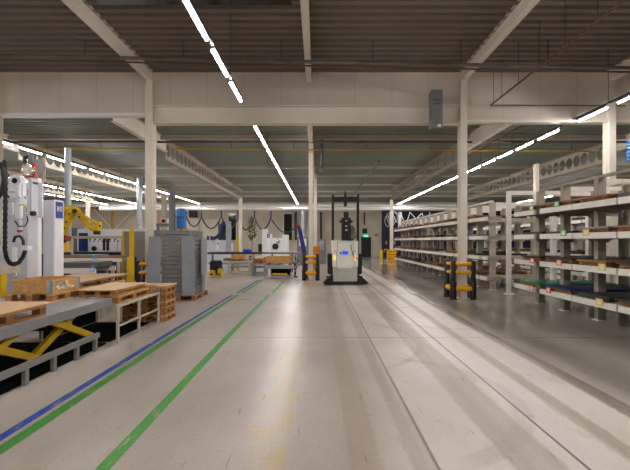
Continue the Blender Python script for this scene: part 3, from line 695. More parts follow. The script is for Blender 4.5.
# blue hanging bundle at the edge of the racks
hg = thing('blue_hoist_cover', at(632, 150, 11), 'blue ribbed cover hanging high above the rack edge', 'cover')
hb_ = MB(); c0 = at(633.5, 150, 11)
hb_.tube([c0 + Vector((0, 0, .28 - .05 * k)) for k in range(12)], [.16 if k % 2 else .135 for k in range(12)], 14); hb_.build('ribbed_cover', blue, hg)
MB().tube([c0 + Vector((0, 0, .28)), Vector((c0.x, c0.y, Z1 + .02))], .015, 6).build('hanging_rope', dgrey, hg)

# ------------------------------------------------------------------ automated forklift in the aisle
D = 16.3; ax, ay = wx(345.2, D), D
ag = thing('guided_forklift', (ax, ay, 0), 'white driverless forklift with black mast parked in the aisle', 'forklift')
b = MB(); b.prism([(ax - .80, .04), (ax + .84, .04), (ax + .84, .14), (ax + .62, .33), (ax + .50, .40), (ax - .50, .40), (ax - .62, .33), (ax - .80, .14)], ay - .05, ay + .35, 'y')
b.build('skirt', blackp, ag)
MB().cham(ax - .86, ax + .88, ay - .14, ay + .2, .05, .12, .02).build('bumper', black, ag)
MB().cham(ax - .47, ax + .46, ay - .13, ay + .9, .14, .74, .02).build('lower_body', agvg, ag)
b = MB(); b.prism([(ax - .50, .72), (ax - .38, .72), (ax - .28, .62), (ax + .26, .62), (ax + .36, .72), (ax + .48, .72), (ax + .49, 1.70), (ax - .51, 1.72)], ay - .16, ay + .85, 'y'); b.build('upper_body', agvw, ag)
MB().prism([(ax - .29, .66), (ax + .27, .66), (ax + .33, .78), (ax + .28, 1.66), (ax - .30, 1.66), (ax - .34, .78)], ay - .19, ay - .158, 'y').build('front_panel', agvw, ag)
MB().prism([(ax - .305, .645), (ax + .285, .645), (ax + .347, .78), (ax + .295, 1.675), (ax - .315, 1.675), (ax - .357, .78)], ay - .172, ay - .161, 'y').build('panel_seal', grey, ag)
sc = MB().cham(ax - .13, ax + .10, ay - .215, ay - .188, 1.18, 1.31, .006).build('control_screen', screenb, ag)
MB().box(ax - .1, ax + .07, ay - .218, ay - .214, 1.285, 1.305).build('screen_stripe', red, sc)
MB().box(ax - .07, ax + .05, ay - .2, ay - .188, 1.36, 1.42).build('label_plate', white, ag)
MB().cham(ax - .22, ax - .16, ay - .21, ay - .188, 1.2, 1.27, .005).build('push_button', black, ag)
for x, m_ in ((ax - .41, amber), (ax + .36, amber)): MB().cham(x - .03, x + .03, ay - .185, ay - .155, .96, 1.16, .008).build('indicator_lamp', m_, ag)
for x in (ax - .41, ax + .36): MB().tube([(x, ay - .16, 1.31), (x, ay - .18, 1.31)], .03, 10).build('sensor_eye', yellow, ag)
MB().tube([(ax - .25, ay - .13, .56), (ax - .25, ay - .15, .56)], .02, 8).build('warning_dot', orange, ag)
cab = [Vector((ax + .2, ay - .2, 1.58)), Vector((ax + .22, ay - .2, 1.42)), Vector((ax + .3, ay - .2, 1.15)), Vector((ax + .4, ay - .19, 1.02)), Vector((ax + .5, ay - .16, 1.02))]
MB().tube(cab, .014, 8).build('cable', black, ag)
for s in (-1, 1):
    x = ax + s * .57 - .01; xm = ax + .07 + s * .515
    MB().cham(x - .1, x + .1, ay + .05, ay + .8, .4, 1.2, .03).build('side_module', blackp, ag)
    MB().tube([(x - .06 + s * .08, ay + .35, .16), (x + .06 + s * .08, ay + .35, .16)], .16, 20).build('wheel', black, ag)
    MB().box(xm - .05, xm + .05, ay + .95, ay + 1.1, .02, 3.62).build('mast_rail', blackp, ag)
    MB().cham(ax + s * .4 - .05, ax + s * .4 + .04, ay - .1, ay + .1, 1.70, 1.78, .01).build('corner_cap', agvg, ag)
MB().box(ax - .49, ax + .63, ay + .97, ay + 1.08, 3.3, 3.52).build('mast_crossbar', blackp, ag)
MB().box(ax - .49, ax + .63, ay + .97, ay + 1.08, 1.0, 1.15).build('mast_crossbar', blackp, ag)
zc = 2.1
cm = MB(); cm.box(ax - .2, ax - .11, ay + .9, ay + 1.05, 1.6, 2.65); cm.box(ax + .09, ax + .18, ay + .9, ay + 1.05, 1.6, 2.65); cm.box(ax - .11, ax + .09, ay + .95, ay + 1.0, 1.6, 2.9); cm.box(ax - .28, ax + .26, ay + .93, ay + 1.03, 2.45, 2.55)
cm.v = [v + Vector((.11, 0, 0)) for v in cm.v]; cm.build('inner_mast', blackp, ag)
for z in (2.12, 2.28, 2.5): MB().box(ax + .06, ax + .15, ay + .88, ay + .9, z, z + .06).build('chain_clamp', chrome, ag)
bt = MB().tube([(ax + .07, ay + 1.02, 3.52), (ax + .07, ay + 1.02, 3.7)], .06, 12).build('beacon_base', black, ag)
MB().tube([(ax + .07, ay + 1.02, 3.7), (ax + .07, ay + 1.02, 3.78)], [.05, .035], 12).build('beacon_lens', red, bt)
MB().tube([(ax + .07, ay + 1.02, 3.3), (ax + .07, ay + 1.02, 3.12)], .07, 10).build('camera_pod', black, ag)
for s in (-.3, .3): MB().cham(ax + s - .06, ax + s + .06, ay + 1.1, ay + 2.2, .05, .11, .01).build('fork', dgrey, ag)

# ------------------------------------------------------------------ white milling machine and its column
wm = thing('robot_column', (-5.9, 9.2, 0), 'tall white machine column with gearbox head and hanging black cable chain', 'machine')
d = 9.0
MB().cham(wx(27, d), wx(38, d), d, d + .13, 0, wz(178, d), .01).build('column_body', whitem, wm)
MB().cham(wx(-2, d), wx(25, d), d + .05, d + .13, 0, wz(196, d), .01).build('back_plate', shade, wm)
cv = MB().cham(wx(29.5, 8.72), wx(31.5, 8.72), 8.72, 8.95, wz(216, 8.8), wz(179, 8.8), .008).build('side_cover', shade, wm)  # white cover; shading of its side face put into the grey
MB().cham(wx(38.3, 8.95), wx(42.6, 8.95), 8.95, 8.98, wz(217, 8.7), wz(181, 8.7), .006).build('cover_flange', whitem, wm)
MB().box(wx(31.5, 8.72), wx(31.5, 8.72) + .012, 8.76, 8.91, wz(184, 8.8), wz(182, 8.8)).build('grip_slot', dgrey, wm)
# gearbox head
d = 8.5
g = MB().cham(wx(5.5, d), wx(21.5, d), d, d + .2, wz(198, d), wz(175, d), .05).build('gearbox', whitem, wm)
cpx = at(16.5, 181, d - .01)
MB().tube([cpx, cpx + Vector((0, -.05, 0))], .125, 22).build('bearing_ring', whitem, g); MB().tube([cpx + Vector((0, -.03, 0)), cpx + Vector((0, -.062, 0))], .055, 18).build('shaft_bore', black, g)
MB().tube([cpx + Vector((-.15, 0, .0)), cpx + Vector((-.15, -.03, 0))], .05, 12).build('side_boss', shade, g)
MB().box(wx(9, d), wx(15, d), d - .012, d, wz(192.5, d), wz(191.5, d)).build('vent_slot', grey, g); MB().cham(wx(18, d), wx(21.3, d), d - .06, d, wz(197, d), wz(190, d), .01).build('junction_box', whitem, g)
MB().tube([at(20, 199, d + .1), at(20, 206, d + .1)], .12, 18).build('neck', shade, wm)
MB().tube([at(9, 198, d + .1), at(9, 194, d + .1)], .06, 12).build('lower_boss', dgrey, wm)
mb = MB().cham(wx(8, d), wx(15.5, d), d - .1, d - .02, wz(215, d), wz(203, d), .015).build('motor_block', whitem, wm)
for k in range(4): MB().box(wx(8.6 + k * 2.1, d) , wx(9.4 + k * 2.1, d), d - .112, d - .1, wz(214, d), wz(204, d)).build('cooling_rib', shade, mb)
MB().cham(wx(16.6, d), wx(22, d), d - .06, d + .04, wz(219, d), wz(203, d), .015).build('motor_cap', whitem, wm)
MB().tube([at(19, 205, d - .1), at(23, 204.5, d - .1), at(26.5, 208, d - .1), at(27, 212, d - .05)], .012, 8).build('yellow_cable', yellow, wm)
MB().tube([at(25, 214.5, d), at(33, 213.5, d)], .018, 8).build('stub_rod', shade, wm); MB().tube([at(31.5, 213.5, d), at(35, 213.5, d)], .05, 10).build('rod_knob', black, wm)
MB().tube([at(27, 216, d - .05), at(28, 221, d - .1), at(25, 226, d - .1), at(19, 226.5, d - .1), at(15, 221, d - .05)], .012, 8).build('loop_cable', dgrey, wm)
MB().tube([at(19.5, 220, d), at(19.5, 235, d)], .045, 12).build('spindle', shade, wm)
MB().tube([at(20, 230, d - .05), at(20, 232, d - .05)], .05, 10).build('red_collar', red, wm)
MB().cham(wx(11.5, d), wx(15.5, d), d, d + .06, wz(276, d), wz(247, d), .01).build('guide_cover', whitem, wm)
MB().cham(wx(14, d), wx(17.5, d), d, d + .1, wz(234, d), wz(224, d), .01).build('small_cylinder', shade, wm)
MB().tube([at(13.5, 242, d), at(15, 237, d), at(20, 236, d), at(23, 240, d), at(23.5, 245, d)], .03, 10).build('hose_bend', dgrey, wm)
MB().cham(wx(22.5, d), wx(29, d), d - .05, d + .1, wz(250, d), wz(246, d), .008).build('chain_bracket', whitem, wm)
ch = [(4.5, 160), (5.5, 180), (5.5, 205), (5, 230), (5, 250), (6.5, 258), (9.5, 263), (14, 264.5), (19, 262.5), (23, 257), (25.5, 250)]
pts = []
for k in range(len(ch) - 1):
    for j in range(8):
        q = j / 8; pts.append(at(ch[k][0] * (1 - q) + ch[k + 1][0] * q, ch[k][1] * (1 - q) + ch[k + 1][1] * q, 8.3))
MB().tube(pts, [.046 if k % 2 else .032 for k in range(len(pts))], 8).build('cable_chain', black, wm)
MB().tube([at(-4, 162, 8.2), at(0, 164, 8.2), at(3, 170, 8.2), at(4, 180, 8.2), at(2, 192, 8.2), at(-4, 200, 8.2)], .045, 10).build('black_hose', black, wm)
MB().cham(wx(-8, 8), wx(1, 8), 8.0, 8.06, wz(246, 8), wz(209, 8), .02).build('control_box', agvg, wm)
# lamp-like red fan unit on top
rl = thing('fan_unit', at(30, 178, 9), 'red square fan unit with round silver face on top of the white column', 'fan')
d = 8.8; MB().cham(wx(22, d), wx(34, d), d, d + .13, wz(177, d), wz(163, d), .02).build('red_housing', red, rl)
c = at(28.3, 169.8, d - .01); MB().tube([c, c + Vector((0, -.05, 0))], [.14, .125], 28).build('silver_face', chrome, rl)
for k in range(6):
    a = k * math.pi / 3; MB().bar(c + Vector((.02 * math.cos(a), -.056, .02 * math.sin(a))), c + Vector((.11 * math.cos(a + .3), -.056, .11 * math.sin(a + .3))), .012, .05).build('fan_blade', ivory, rl)
MB().tube([c + Vector((0, -.05, 0)), c + Vector((0, -.075, 0))], .03, 14).build('hub', white, rl)
MB().tube([at(36, 167, d + .25), at(36, 167, d + .6)], .17, 20).build('motor_drum', greyb, rl)
MB().cham(wx(40, 9.2), wx(44, 9.2), 9.2, 9.28, wz(181, 9.2), wz(157, 9.2), .02).build('air_duct', creamd, rl)
MB().tube([at(25, 163, d + .1), at(25, 158, d + .1), at(29, 156, d + .1)], .04, 10).build('valve', dgrey, rl); MB().tube([at(31, 163, d + .1), at(31, 154, d + .1)], .05, 12).build('valve', grey, rl)
# machine cabinet with the blue number sign
d = 9.5
cbm = thing('machine_cabinet', (-6.1, 9.6, 0), 'white machine pillar with blue M10 sign beside the yellow robot', 'machine')
MB().cham(wx(43, d), wx(53, d) + .02, d, 9.82, 0, wz(200, d), .006).build('cabinet_body', shade, cbm)  # front face greyer than the side panel: its shade is in the colour
MB().box(wx(53, d) + .018, wx(53, d) + .04, 9.49, 9.83, 0, wz(199.6, d)).build('side_panel', whitem, cbm)
sx = wx(53, d) + .042
sg = MB().box(sx, sx + .006, 9.53, 9.79, wz(218.3, 9.66), wz(202, 9.66)).build('number_sign', signblue, cbm)
text('M10', .135, sg, white, (sx + .008, 9.66, wz(209.3, 9.66)), math.pi / 2, 'sign_number')
# low stand by the left edge
ls = wm
MB().cham(-7.6, wx(6, 8.2), 8.05, 8.6, wz(274, 8.2), wz(266, 8.2), .01).build('side_bench', frame_c, ls)
for x in (-7.5, wx(2, 8.2)): MB().box(x - .06, x + .06, 8.1, 8.25, 0, wz(274, 8.2)).build('bench_leg', yellow, ls)

# ------------------------------------------------------------------ yellow robot
rb = thing('robot_arm', (-8.2, 12.6, 0), 'yellow jointed robot arm reaching over the conveyor', 'robot')
d = 12.7
MB().cham(wx(46, d), wx(66, d), d - .25, d + .35, 0, wz(252, d), .05).build('pedestal', dgrey, rb)
MB().tube([at(58, 252, d), at(58, 240, d)], [.34, .27], 20).build('turning_base', yellow, rb)
def limb(name, pts, rs, n=14, m=yellow): return MB().tube([at(a, c_, dd) for a, c_, dd in pts], rs, n).build(name, m, rb)
limb('lower_arm', [(60, 242, d), (62.5, 236, d), (66, 226, d), (70.5, 216, d), (73, 211, d)], [.17, .13, .105, .11, .13])
limb('counterweight_arm', [(61, 216, d + .1), (64, 210.5, d), (69, 208.8, d), (74, 210, d)], [.12, .12, .11, .12])
limb('forearm', [(73, 209.5, d), (77, 211, d), (82, 217, d), (88, 225, d), (92, 229, d), (96, 230, d)], [.12, .11, .085, .075, .07, .065])
limb('linkage_rod', [(76, 209, d - .2), (84, 216, d - .2), (93, 221.5, d - .15), (98, 224, d - .1)], [.045, .04, .04, .045], 10)
limb('wrist', [(98.5, 221.5, d), (98, 226, d), (97, 231, d)], [.08, .11, .09])
limb('gripper', [(97, 231, d), (97, 234.5, d)], [.1, .1], 12, blackp)
MB().tube([at(74.5, 211, d - .22), at(74.5, 211, d - .28)], .07, 16).build('pivot_cap', black, rb)
MB().tube([at(63, 239, d - .25), at(63, 239, d - .42)], .12, 18).build('joint_motor', black, rb)
MB().tube([at(68, 238.5, d - .3), at(68.0, 238.5, d - .48)], .085, 16).build('motor_end', red, rb)
for a, c_ in ((69, 214), (66, 222), (79, 217), (64, 228), (100, 226)): MB().tube([at(a, c_, d - .15), at(a, c_, d - .2)], .03, 10).build('bolt_head', black, rb)

# conveyor portal under the robot and enclosure behind
en = thing('machine_enclosure', (-8, 16.4, 0), 'long white machine enclosure with navy panel behind the yellow robot', 'machine')
d = 16.0
MB().cham(wx(77, d), wx(148, d), d, d + .8, wz(252, d), wz(229, d), .02).build('enclosure_body', whitem, en)
MB().box(wx(79, d), wx(88, d), d - .03, d, wz(251, d), wz(233, d)).build('navy_panel', navy, en)
for a, c_ in ((103, 105.4), (106.6, 109.2)): MB().box(wx(a, d), wx(c_, d), d - .02, d, wz(250.5, d), wz(238.5, d)).build('dark_slot', black, en)
MB().box(wx(117.2, d), wx(117.6, d), d - .01, d, wz(250.5, d), wz(238.5, d)).build('panel_joint', grey, en)
for k in range(9): MB().box(wx(90 + k * 4, d), wx(90.8 + k * 4, d), d - .03, d, wz(242, d), wz(240.5, d)).build('latch', dgrey, en)
c = at(94.5, 248.5, d - .02); MB().tube([c, c + Vector((0, -.06, 0))], .09, 16).build('round_handle', black, en)
MB().cham(wx(60, d), wx(150, d), d - .2, d + .8, wz(254.5, d), wz(252, d), .01).build('bed_rail', blackp, en)
MB().cham(wx(79, d), wx(149, d), d, d + .8, 0, wz(254.5, d), .02).build('base_body', navy, en)
MB().cham(wx(44, d), wx(77, d), d + .3, d + 1, 0, wz(228, d), .02).build('side_cabinet', grey, en)
bm_ = thing('gantry_beam', at(98, 237, 14.2), 'cream gantry beam with small hanging suction cups', 'beam')
d = 14.2; MB().box(wx(68, d), wx(124, d), d, d + .12, wz(238.6, d), wz(236, d)).build('beam_profile', frame_c, bm_)
for k in range(6): MB().tube([at(90 + 5 * k, 238.6, d + .06), at(90 + 5 * k, 240.2, d + .06)], [.02, .03], 8).build('suction_cup', black, bm_)
for px in (70, 122.5): MB().box(wx(px, d) - .05, wx(px, d) + .05, d + .0, d + .12, 0, wz(238.6, d)).build('support_leg', frame_c, bm_)
# grey guard panel with yellow edge
gp = thing('guard_panel', (-6.1, 14.2, 0), 'grey see-through guard panel with yellow edge behind the yellow post', 'guard panel')
d = 13.9; MB().box(wx(124.5, d), wx(147, d), d, d + .03, .3, wz(231.5, d)).build('panel_sheet', clear, gp)
MB().box(wx(122.8, d), wx(124.6, d), d - .03, d + .05, 0, wz(231, d)).build('edge_post', yellow, gp); MB().box(wx(124.6, d), wx(147, d), d - .02, d + .04, wz(231.5, d), wz(230.5, d)).build('top_rail', white, gp)
MB().box(wx(145.6, d), wx(147, d), d - .02, d + .0, 0, wz(231.5, d)).build('edge_post', grey, gp)
yp = thing('light_curtain_post', at(131, 280, 12), 'slim yellow safety post on a flared yellow base', 'post')
d = 12.0; MB().cham(wx(129, d), wx(132.7, d), d, d + .11, wz(257, d), wz(228.8, d), .008).build('pole', yellow, yp)
b = MB(); b.prism([(wx(126, d), 0), (wx(135, d), 0), (wx(134.3, d), wz(257, d)), (wx(127.6, d), wz(257, d))], d - .03, d + .14, 'y'); b.build('flared_base', yellow, yp)
MB().box(wx(134.4, d), wx(135, d), d, d + .1, wz(280, d), wz(257, d)).build('edge_strip', black, yp)
# roller tables with sheets
def roll_table(x0, x1, y0, y1, zt, label, h=.1, legs=.04):
    t = thing('roller_table', ((x0 + x1) / 2, (y0 + y1) / 2, 0), label, 'conveyor table')
    MB().box(x0, x1, y0, y0 + .06, zt - h, zt).build('front_beam', rackw, t); MB().box(x0, x1, y1 - .06, y1, zt - h, zt).build('rear_beam', rackw, t)
    n = max(3, int((x1 - x0) / .3))
    for k in range(n):
        x = x0 + (k + .5) * (x1 - x0) / n; MB().tube([(x, y0 + .06, zt - .04), (x, y1 - .06, zt - .04)], .035, 10).build('roller', grey, t)
    for x in (x0 + .08, (x0 + x1) / 2, x1 - .08):
        for y in (y0 + .03, y1 - .03): MB().box(x - legs, x + legs, y - .03, y + .03, 0, zt - h).build('leg', frame_c, t)
    return t
roll_table(-7.6, -5.75, 12.25, 13.3, wz(258.3, 12.25), 'white roller table in front of the navy machine base')
sheet(-7.5, -5.85, 12.3, 13.25, wz(258.3, 12.25) + .002, .05, sheettan, 'brown board stack on the white roller table behind the yellow post', name='board_stack', cat='boards')
sheet(-7.5, -6.6, 12.3, 13.25, wz(258.3, 12.25) + .054, .04, sheetg, 'pale grey sheet on the brown boards of the white roller table', cat='sheet')
roll_table(-6.9, -5.72, 10.75, 11.9, wz(268.3, 10.75), 'lower white roller table beside the machine pillar', .13)
sheet(-6.85, -5.8, 10.8, 11.85, wz(268.3, 10.75) + .002, .14, mat('dark_sheet_stack', rgb(92, 84, 80), .5, var=.15, stretch=(.3, .3, 30), scale=3), 'thick stack of dark sheets on the lower roller table', name='board_stack', cat='boards')
for (a, c_, d, l) in ((92.5, 268.5, 10.7, 'on the lower roller table'), (94.5, 259, 12.2, 'on the roller table beam')):
    t = thing('paper_label', at(a, c_, d), 'blue and white paper label ' + l, 'label', 'blue paper labels')
    MB().box(wx(a - 1.8, d), wx(a + 1.8, d), d - .012, d - .002, wz(c_ + 3, d), wz(c_ - 3, d)).build('label_sheet', tagc['blue'], t); MB().box(wx(a - 1, d), wx(a + 1.2, d), d - .016, d - .012, wz(c_ + 2.4, d), wz(c_ - .3, d)).build('label_text_area', white, t)

# ------------------------------------------------------------------ things round the grey post
bt = thing('blue_tank', at(180, 228, 20), 'bright blue octagonal tank hung beside the grey post', 'tank')
d = 20; c0 = at(180, 228, d)
MB().tube([c0 + Vector((0, .2, 0)), c0 + Vector((0, .2, .06)), c0 + Vector((0, .2, .82)), c0 + Vector((0, .2, .93)), c0 + Vector((0, .2, .95))], [.2, .24, .245, .2, .1], 8).build('tank_body', blue, bt)
MB().tube([c0 + Vector((.14, .15, .82)), c0 + Vector((.28, .1, .74)), c0 + Vector((.29, .1, .6))], .05, 10).build('outlet_bend', blue, bt)
MB().box(c0.x - .26, c0.x + .26, d - .05, d - .03, c0.z + .5, c0.z + .54).build('strap', dgrey, bt)
br = MB().box(-7.1, c0.x + .3, d + .1, d + .3, c0.z - .06, c0.z); br.build('shelf_bracket', mat('yellow_black_tape', rgb(150, 130, 50), .5, scale=30, var=.5), bt)
MB().box(c0.x - .05, c0.x + .05, d + .15, d + .25, 0, c0.z - .06).build('stand_leg', grey, bt)
cm = thing('camera_box', at(164, 221, 19), 'small white box with black lens and red lamp on the grey frame', 'camera')
d = 19; MB().cham(wx(160.5, d), wx(167, d), d, d + .25, wz(223.5, d), wz(218.3, d), .015).build('box_body', ivory, cm); cc = at(163.5, 220.8, d); MB().tube([cc, cc + Vector((0, -.05, 0))], .08, 14).build('lens', black, cm); cc = at(160, 220.3, d - .02); MB().tube([cc, cc + Vector((0, -.04, 0))], .05, 12).build('red_lamp', mat('red_lamp', rgb(240, 40, 50), .4, emit=rgb(240, 30, 40), est=.5), cm)
MB().box(wx(156, d), wx(172, d), d - .05, d + .3, wz(226.5, d), wz(223.5, d)).build('shelf', grey, cm); MB().tube([at(164.5, 228.3, d), at(164.5, 226.5, d)], .07, 10).build('yellow_cap', yellow, cm)
for px in (157, 171): MB().box(wx(px, d) - .04, wx(px, d) + .04, d + .1, d + .2, 0, wz(226.5, d)).build('stand_leg', grey, cm)

# ------------------------------------------------------------------ festoon cables
def sag(pts, low, r, name, m, label, d, n=10):
    out = []
    for (a, b_), s in zip(zip(pts, pts[1:]), low):
        for k in range(n):
            q = k / n; out.append(at(a[0] + (b_[0] - a[0]) * q, a[1] + (b_[1] - a[1]) * q + s * 4 * q * (1 - q), d))
    out.append(at(*pts[-1], d)); return MB().tube(out, r, 6)
fc = thing('festoon_cable', at(240, 212, 37.5), 'dark hanging cable looped in swags below the white duct', 'cable')
hk = [(186, 216), (201.5, 217), (221.5, 216), (238, 217), (254.5, 217), (271, 218), (283, 232)]
sag(hk, (10, 12, 12, 13, 12, 2), .07, '', None, '', 37.5).build('swagged_cable', dgrey, fc)
for a, c_ in hk[1:-1]: MB().box(wx(a, 37.5) - .06, wx(a, 37.5) + .06, 37.45, 37.55, wz(c_ + .5, 37.5), wz(211, 37.5)).build('cable_trolley', navy, fc)
MB().tube([at(283, 232, 37.5), at(290, 232, 37.5), at(299, 225, 37.5)], .06, 8).build('cable_end', dgrey, fc)
wc = thing('white_festoon_cable', at(405, 213, 38), 'white cable hanging in waves before the navy wall end', 'cable')
sag([(399, 212), (401, 213), (410, 212), (416, 219), (422, 213), (430, 212)], (14, 9, 0, 0, 8), .035, '', None, '', 38).build('waved_cable', white, wc)
for k in range(3): MB().tube([at(399 + k * 1.2, 212, 38), at(398.5 + k * 1.2, 228 - 3 * k, 38)], .04, 6).build('cable_drop', white, wc)
co = MB()
pts = []
for k in range(110):
    a = k / 110 * 2 * math.pi * 6.5; wob = 1 + .45 * math.sin(k * .37) * math.cos(k * .11)
    pts.append(at(386.5 + k * .1 + 2.4 * wob * math.cos(a), 220.5 - k * .035 + 4.6 * wob * math.sin(a + .4), 38 + .002 * k))
thc = thing('coiled_cable', at(391, 227, 38), 'white cable coiled in loose loops before the navy wall end', 'cable')
MB().tube(pts, .028, 6).build('coil', mat('grey_white_cable', rgb(190, 190, 196), .5), thc)
MB().tube([at(391, 212, 38.1), at(391, 217, 38.1)], .02, 6).build('hook', dgrey, thc)

# ------------------------------------------------------------------ far work row
def bench(x0, x1, y0, y1, zt, label, shelf=True, m=frame_c):
    t = thing('work_bench', ((x0 + x1) / 2, (y0 + y1) / 2, 0), label, 'bench')
    MB().box(x0, x1, y0, y1, zt - .06, zt).build('bench_top', m, t)
    for x in (x0 + .05, x1 - .05):
        for y in (y0 + .05, y1 - .05): MB().box(x - .05, x + .05, y - .05, y + .05, 0, zt - .06).build('leg', m, t)
    if shelf: MB().box(x0 + .1, x1 - .1, y0 + .1, y0 + .16, .12, .2).build('stretcher', m, t); MB().box(x0 + .1, x1 - .1, y0 + .1, y1 - .1, .38, .42).build('lower_shelf', greyb, t)
    return t
def crate(x0, x1, y0, y1, z, h, label, m=wood):
    t = thing('wood_crate', ((x0 + x1) / 2, (y0 + y1) / 2, z), label, 'crate')
    for k in range(2):
        z0 = z + .1 + k * (h - .1) / 2; z1 = z0 + (h - .1) / 2 - .015
        MB().box(x0, x1, y0, y0 + .03, z0, z1).build('side_board', m, t); MB().box(x0, x1, y1 - .03, y1, z0, z1).build('side_board', m, t)
        MB().box(x0, x0 + .03, y0 + .03, y1 - .03, z0, z1).build('end_board', m, t); MB().box(x1 - .03, x1, y0 + .03, y1 - .03, z0, z1).build('end_board', m, t)
    for x in (x0, (x0 + x1) / 2 - .06, x1 - .12): MB().box(x, x + .12, y0, y1, z, z + .1).build('skid', woodd, t)
    MB().box(x0 + .03, x1 - .03, y0 + .03, y1 - .03, z + .1, z + .12).build('bottom_board', woodd, t)
    return t
d = 19.0
lt2 = thing('lift_table', (-1.75, 19.5, 0), 'low grey lift table under the far wooden crate', 'lift table')
MB().cham(wx(265, d), wx(291.8, d), d, d + 1, wz(268.8, d), wz(265.2, d), .01).build('top_plate', galv, lt2)
MB().cham(wx(269.5, d), wx(290, d), d + .05, d + .9, 0.02, wz(276, d), .01).build('base_frame', galv, lt2)
for x in (wx(271, d), wx(288, d)):
    for s in (0, 1):
        a, c_ = (.15, wz(269, d) - .03) if s else (wz(269, d) - .03, .15)
        MB().bar((x + s * .07, d + .1, a), (x + s * .07, d + .85, c_), .05, .07).build('scissor_arm', black, lt2)
MB().box(wx(270.5, d), wx(289, d), d + .2, d + .8, .16, wz(269, d)).build('bellows', mattblack, lt2)
MB().box(wx(272, d), wx(287, d), d + .04, d + .06, wz(274.8, d), wz(273.4, d)).build('warning_strip', yellow, lt2)
crate(wx(265.5, d), wx(291, d), d + .02, d + .95, wz(265.2, d) + .002, .40, 'large pine crate on the far grey lift table')
d = 20.3
bench(wx(251, d), wx(265.5, d), d, d + 1, wz(263.5, d), 'grey bench with lower shelf beside the far lift table', True, greyb)
crate(wx(253, d), wx(264.5, d), d + .02, d + .8, wz(263.5, d) + .002, .3, 'pine crate with white label on the far grey bench', mat('reddish_wood', rgb(170, 104, 62), .7, var=.2))
one('shipping_label', MB().box(wx(255, d), wx(263.5, d), d + .003, d + .016, wz(258.5, d), wz(255.8, d)), MATS['paper'], 'white shipping label on the crate of the far grey bench', 'label')
d = 20.8
bench(wx(227.5, d), wx(250.5, d), d, d + .9, wz(261.2, d), 'cream steel bench carrying the two far brown crates', True)
crate(wx(231, d), wx(244, d), d + .02, d + .8, wz(261.2, d) + .002, .32, 'brown crate on the cream bench below the yellow far post')
crate(wx(222, d), wx(229.5, d), d + .25, d + .85, wz(261.2, d) - .06 + .062, .14, 'low brown crate at the open end of the cream bench', woodd)
cf = thing('wire_rack', at(248, 261, 20.9), 'small cream open frame standing on the cream bench', 'rack')
for px in (245.5, 251): MB().box(wx(px, d), wx(px + .9, d), d + .1, d + .16, wz(261.2, d) + .002, wz(255, d)).build('upright', frame_c, cf)
MB().box(wx(245.5, d), wx(251.9, d), d + .1, d + .16, wz(255, d), wz(254.4, d)).build('top_bar', frame_c, cf); MB().box(wx(246.4, d), wx(251, d), d + .1, d + .16, wz(258.3, d), wz(257.6, d)).build('cross_bar', frame_c, cf)
# pallet truck
d = 19.4
pt = thing('pallet_truck', at(214, 278, d), 'dark blue stacker truck with yellow feet near the tray stack', 'pallet truck')
MB().cham(wx(208, d), wx(219, d), d + .3, d + .7, .1, wz(261, d), .04).build('chassis', mat('truck_blue', rgb(34, 36, 56), .5), pt)
MB().cham(wx(212, d), wx(217.5, d), d + .2, d + .32, .15, wz(266, d), .02).build('front_cover', black, pt)
for a, c_, z1 in ((209, 214.3, 270.5), (217.2, 221, 269)): f = MB().cham(wx(a, d), wx(c_, d), d, d + .4, .02, wz(z1, d), .03).build('outrigger', yellow, pt); MB().box(wx(a + 1, d), wx(c_ - 1, d), d - .01, d, .12, .2).build('wheel_slot', black, f)
MB().tube([at(219, 264, d + .4), at(222, 267, d + .4), at(223, 271, d + .4)], .03, 8).build('tiller_cable', dgrey, pt)
# long dark conveyor
lc = thing('long_conveyor', (-3.5, 22.5, 0), 'long dark conveyor bed behind the far crates', 'conveyor')
d = 22.5; MB().cham(wx(207, d), wx(262, d), d, d + 1, wz(254.2, d), wz(252.3, d), .02).build('conveyor_bed', dgrey, lc)
MB().cham(wx(262, d) + .01, wx(300, d), d, d + 1, wz(254, d), wz(252.4, d), .02).build('grey_bed', grey, lc)
for px in (212, 232, 252, 272, 292): MB().box(wx(px, d) - .05, wx(px, d) + .05, d + .1, d + .2, 0, wz(254.2, d)).build('leg', grey, lc)
MB().box(wx(208, d), wx(300, d), d + .02, d + .08, .45, .55).build('side_rail', greyb, lc)
one('yellow_post', MB().cham(wx(237.3, 24), wx(239.2, 24), 23.9, 24.0, 0, wz(236, 24), .01).box(wx(233, 24), wx(239.5, 24), 23.85, 24.05, wz(252.5, 24), wz(251, 24)), yellow, 'slim yellow post with foot behind the far brown crate', 'post')
one('blue_box', MB().cham(wx(243.3, 22.7), wx(251.5, 22.7), 22.6, 22.95, wz(252.3, 22.5) + .002, wz(249.3, 22.7), .02), bluebox, 'bright blue flat bin on the long dark conveyor', 'bin')
# far machines
rb2 = thing('tool_robot', at(225, 254, 27), 'dark handling robot with grey cable hoses in the far work row', 'robot'); d = 27
MB().cham(wx(219, d), wx(231, d), d, d + .7, 0, wz(243, d), .04).build('robot_base', shade, rb2)
MB().cham(wx(217.5, d), wx(230, d), d + .1, d + .6, wz(240, d), wz(224, d), .06).build('robot_body', mat('slate_body', rgb(50, 54, 62), .5, var=.35, scale=6), rb2)
MB().cham(wx(226, d), wx(231, d), d - .1, d + .1, wz(252, d), wz(221, d), .03).build('vertical_axis', galv, rb2)
MB().tube([at(224, 222, d), at(221, 226, d - .1), at(221, 232, d - .1), at(217, 237, d - .1), at(212, 239, d - .1)], .11, 10).build('cable_hose', mat('blue_hose', rgb(36, 44, 84), .6), rb2)
MB().tube([at(219, 221, d), at(219, 240, d)], .06, 8).build('green_rod', mat('green_rod', rgb(46, 78, 48), .6), rb2)
mc = thing('machining_centre', at(216, 252, 29), 'pale grey machine housing behind the dark handling robot', 'machine'); d = 29
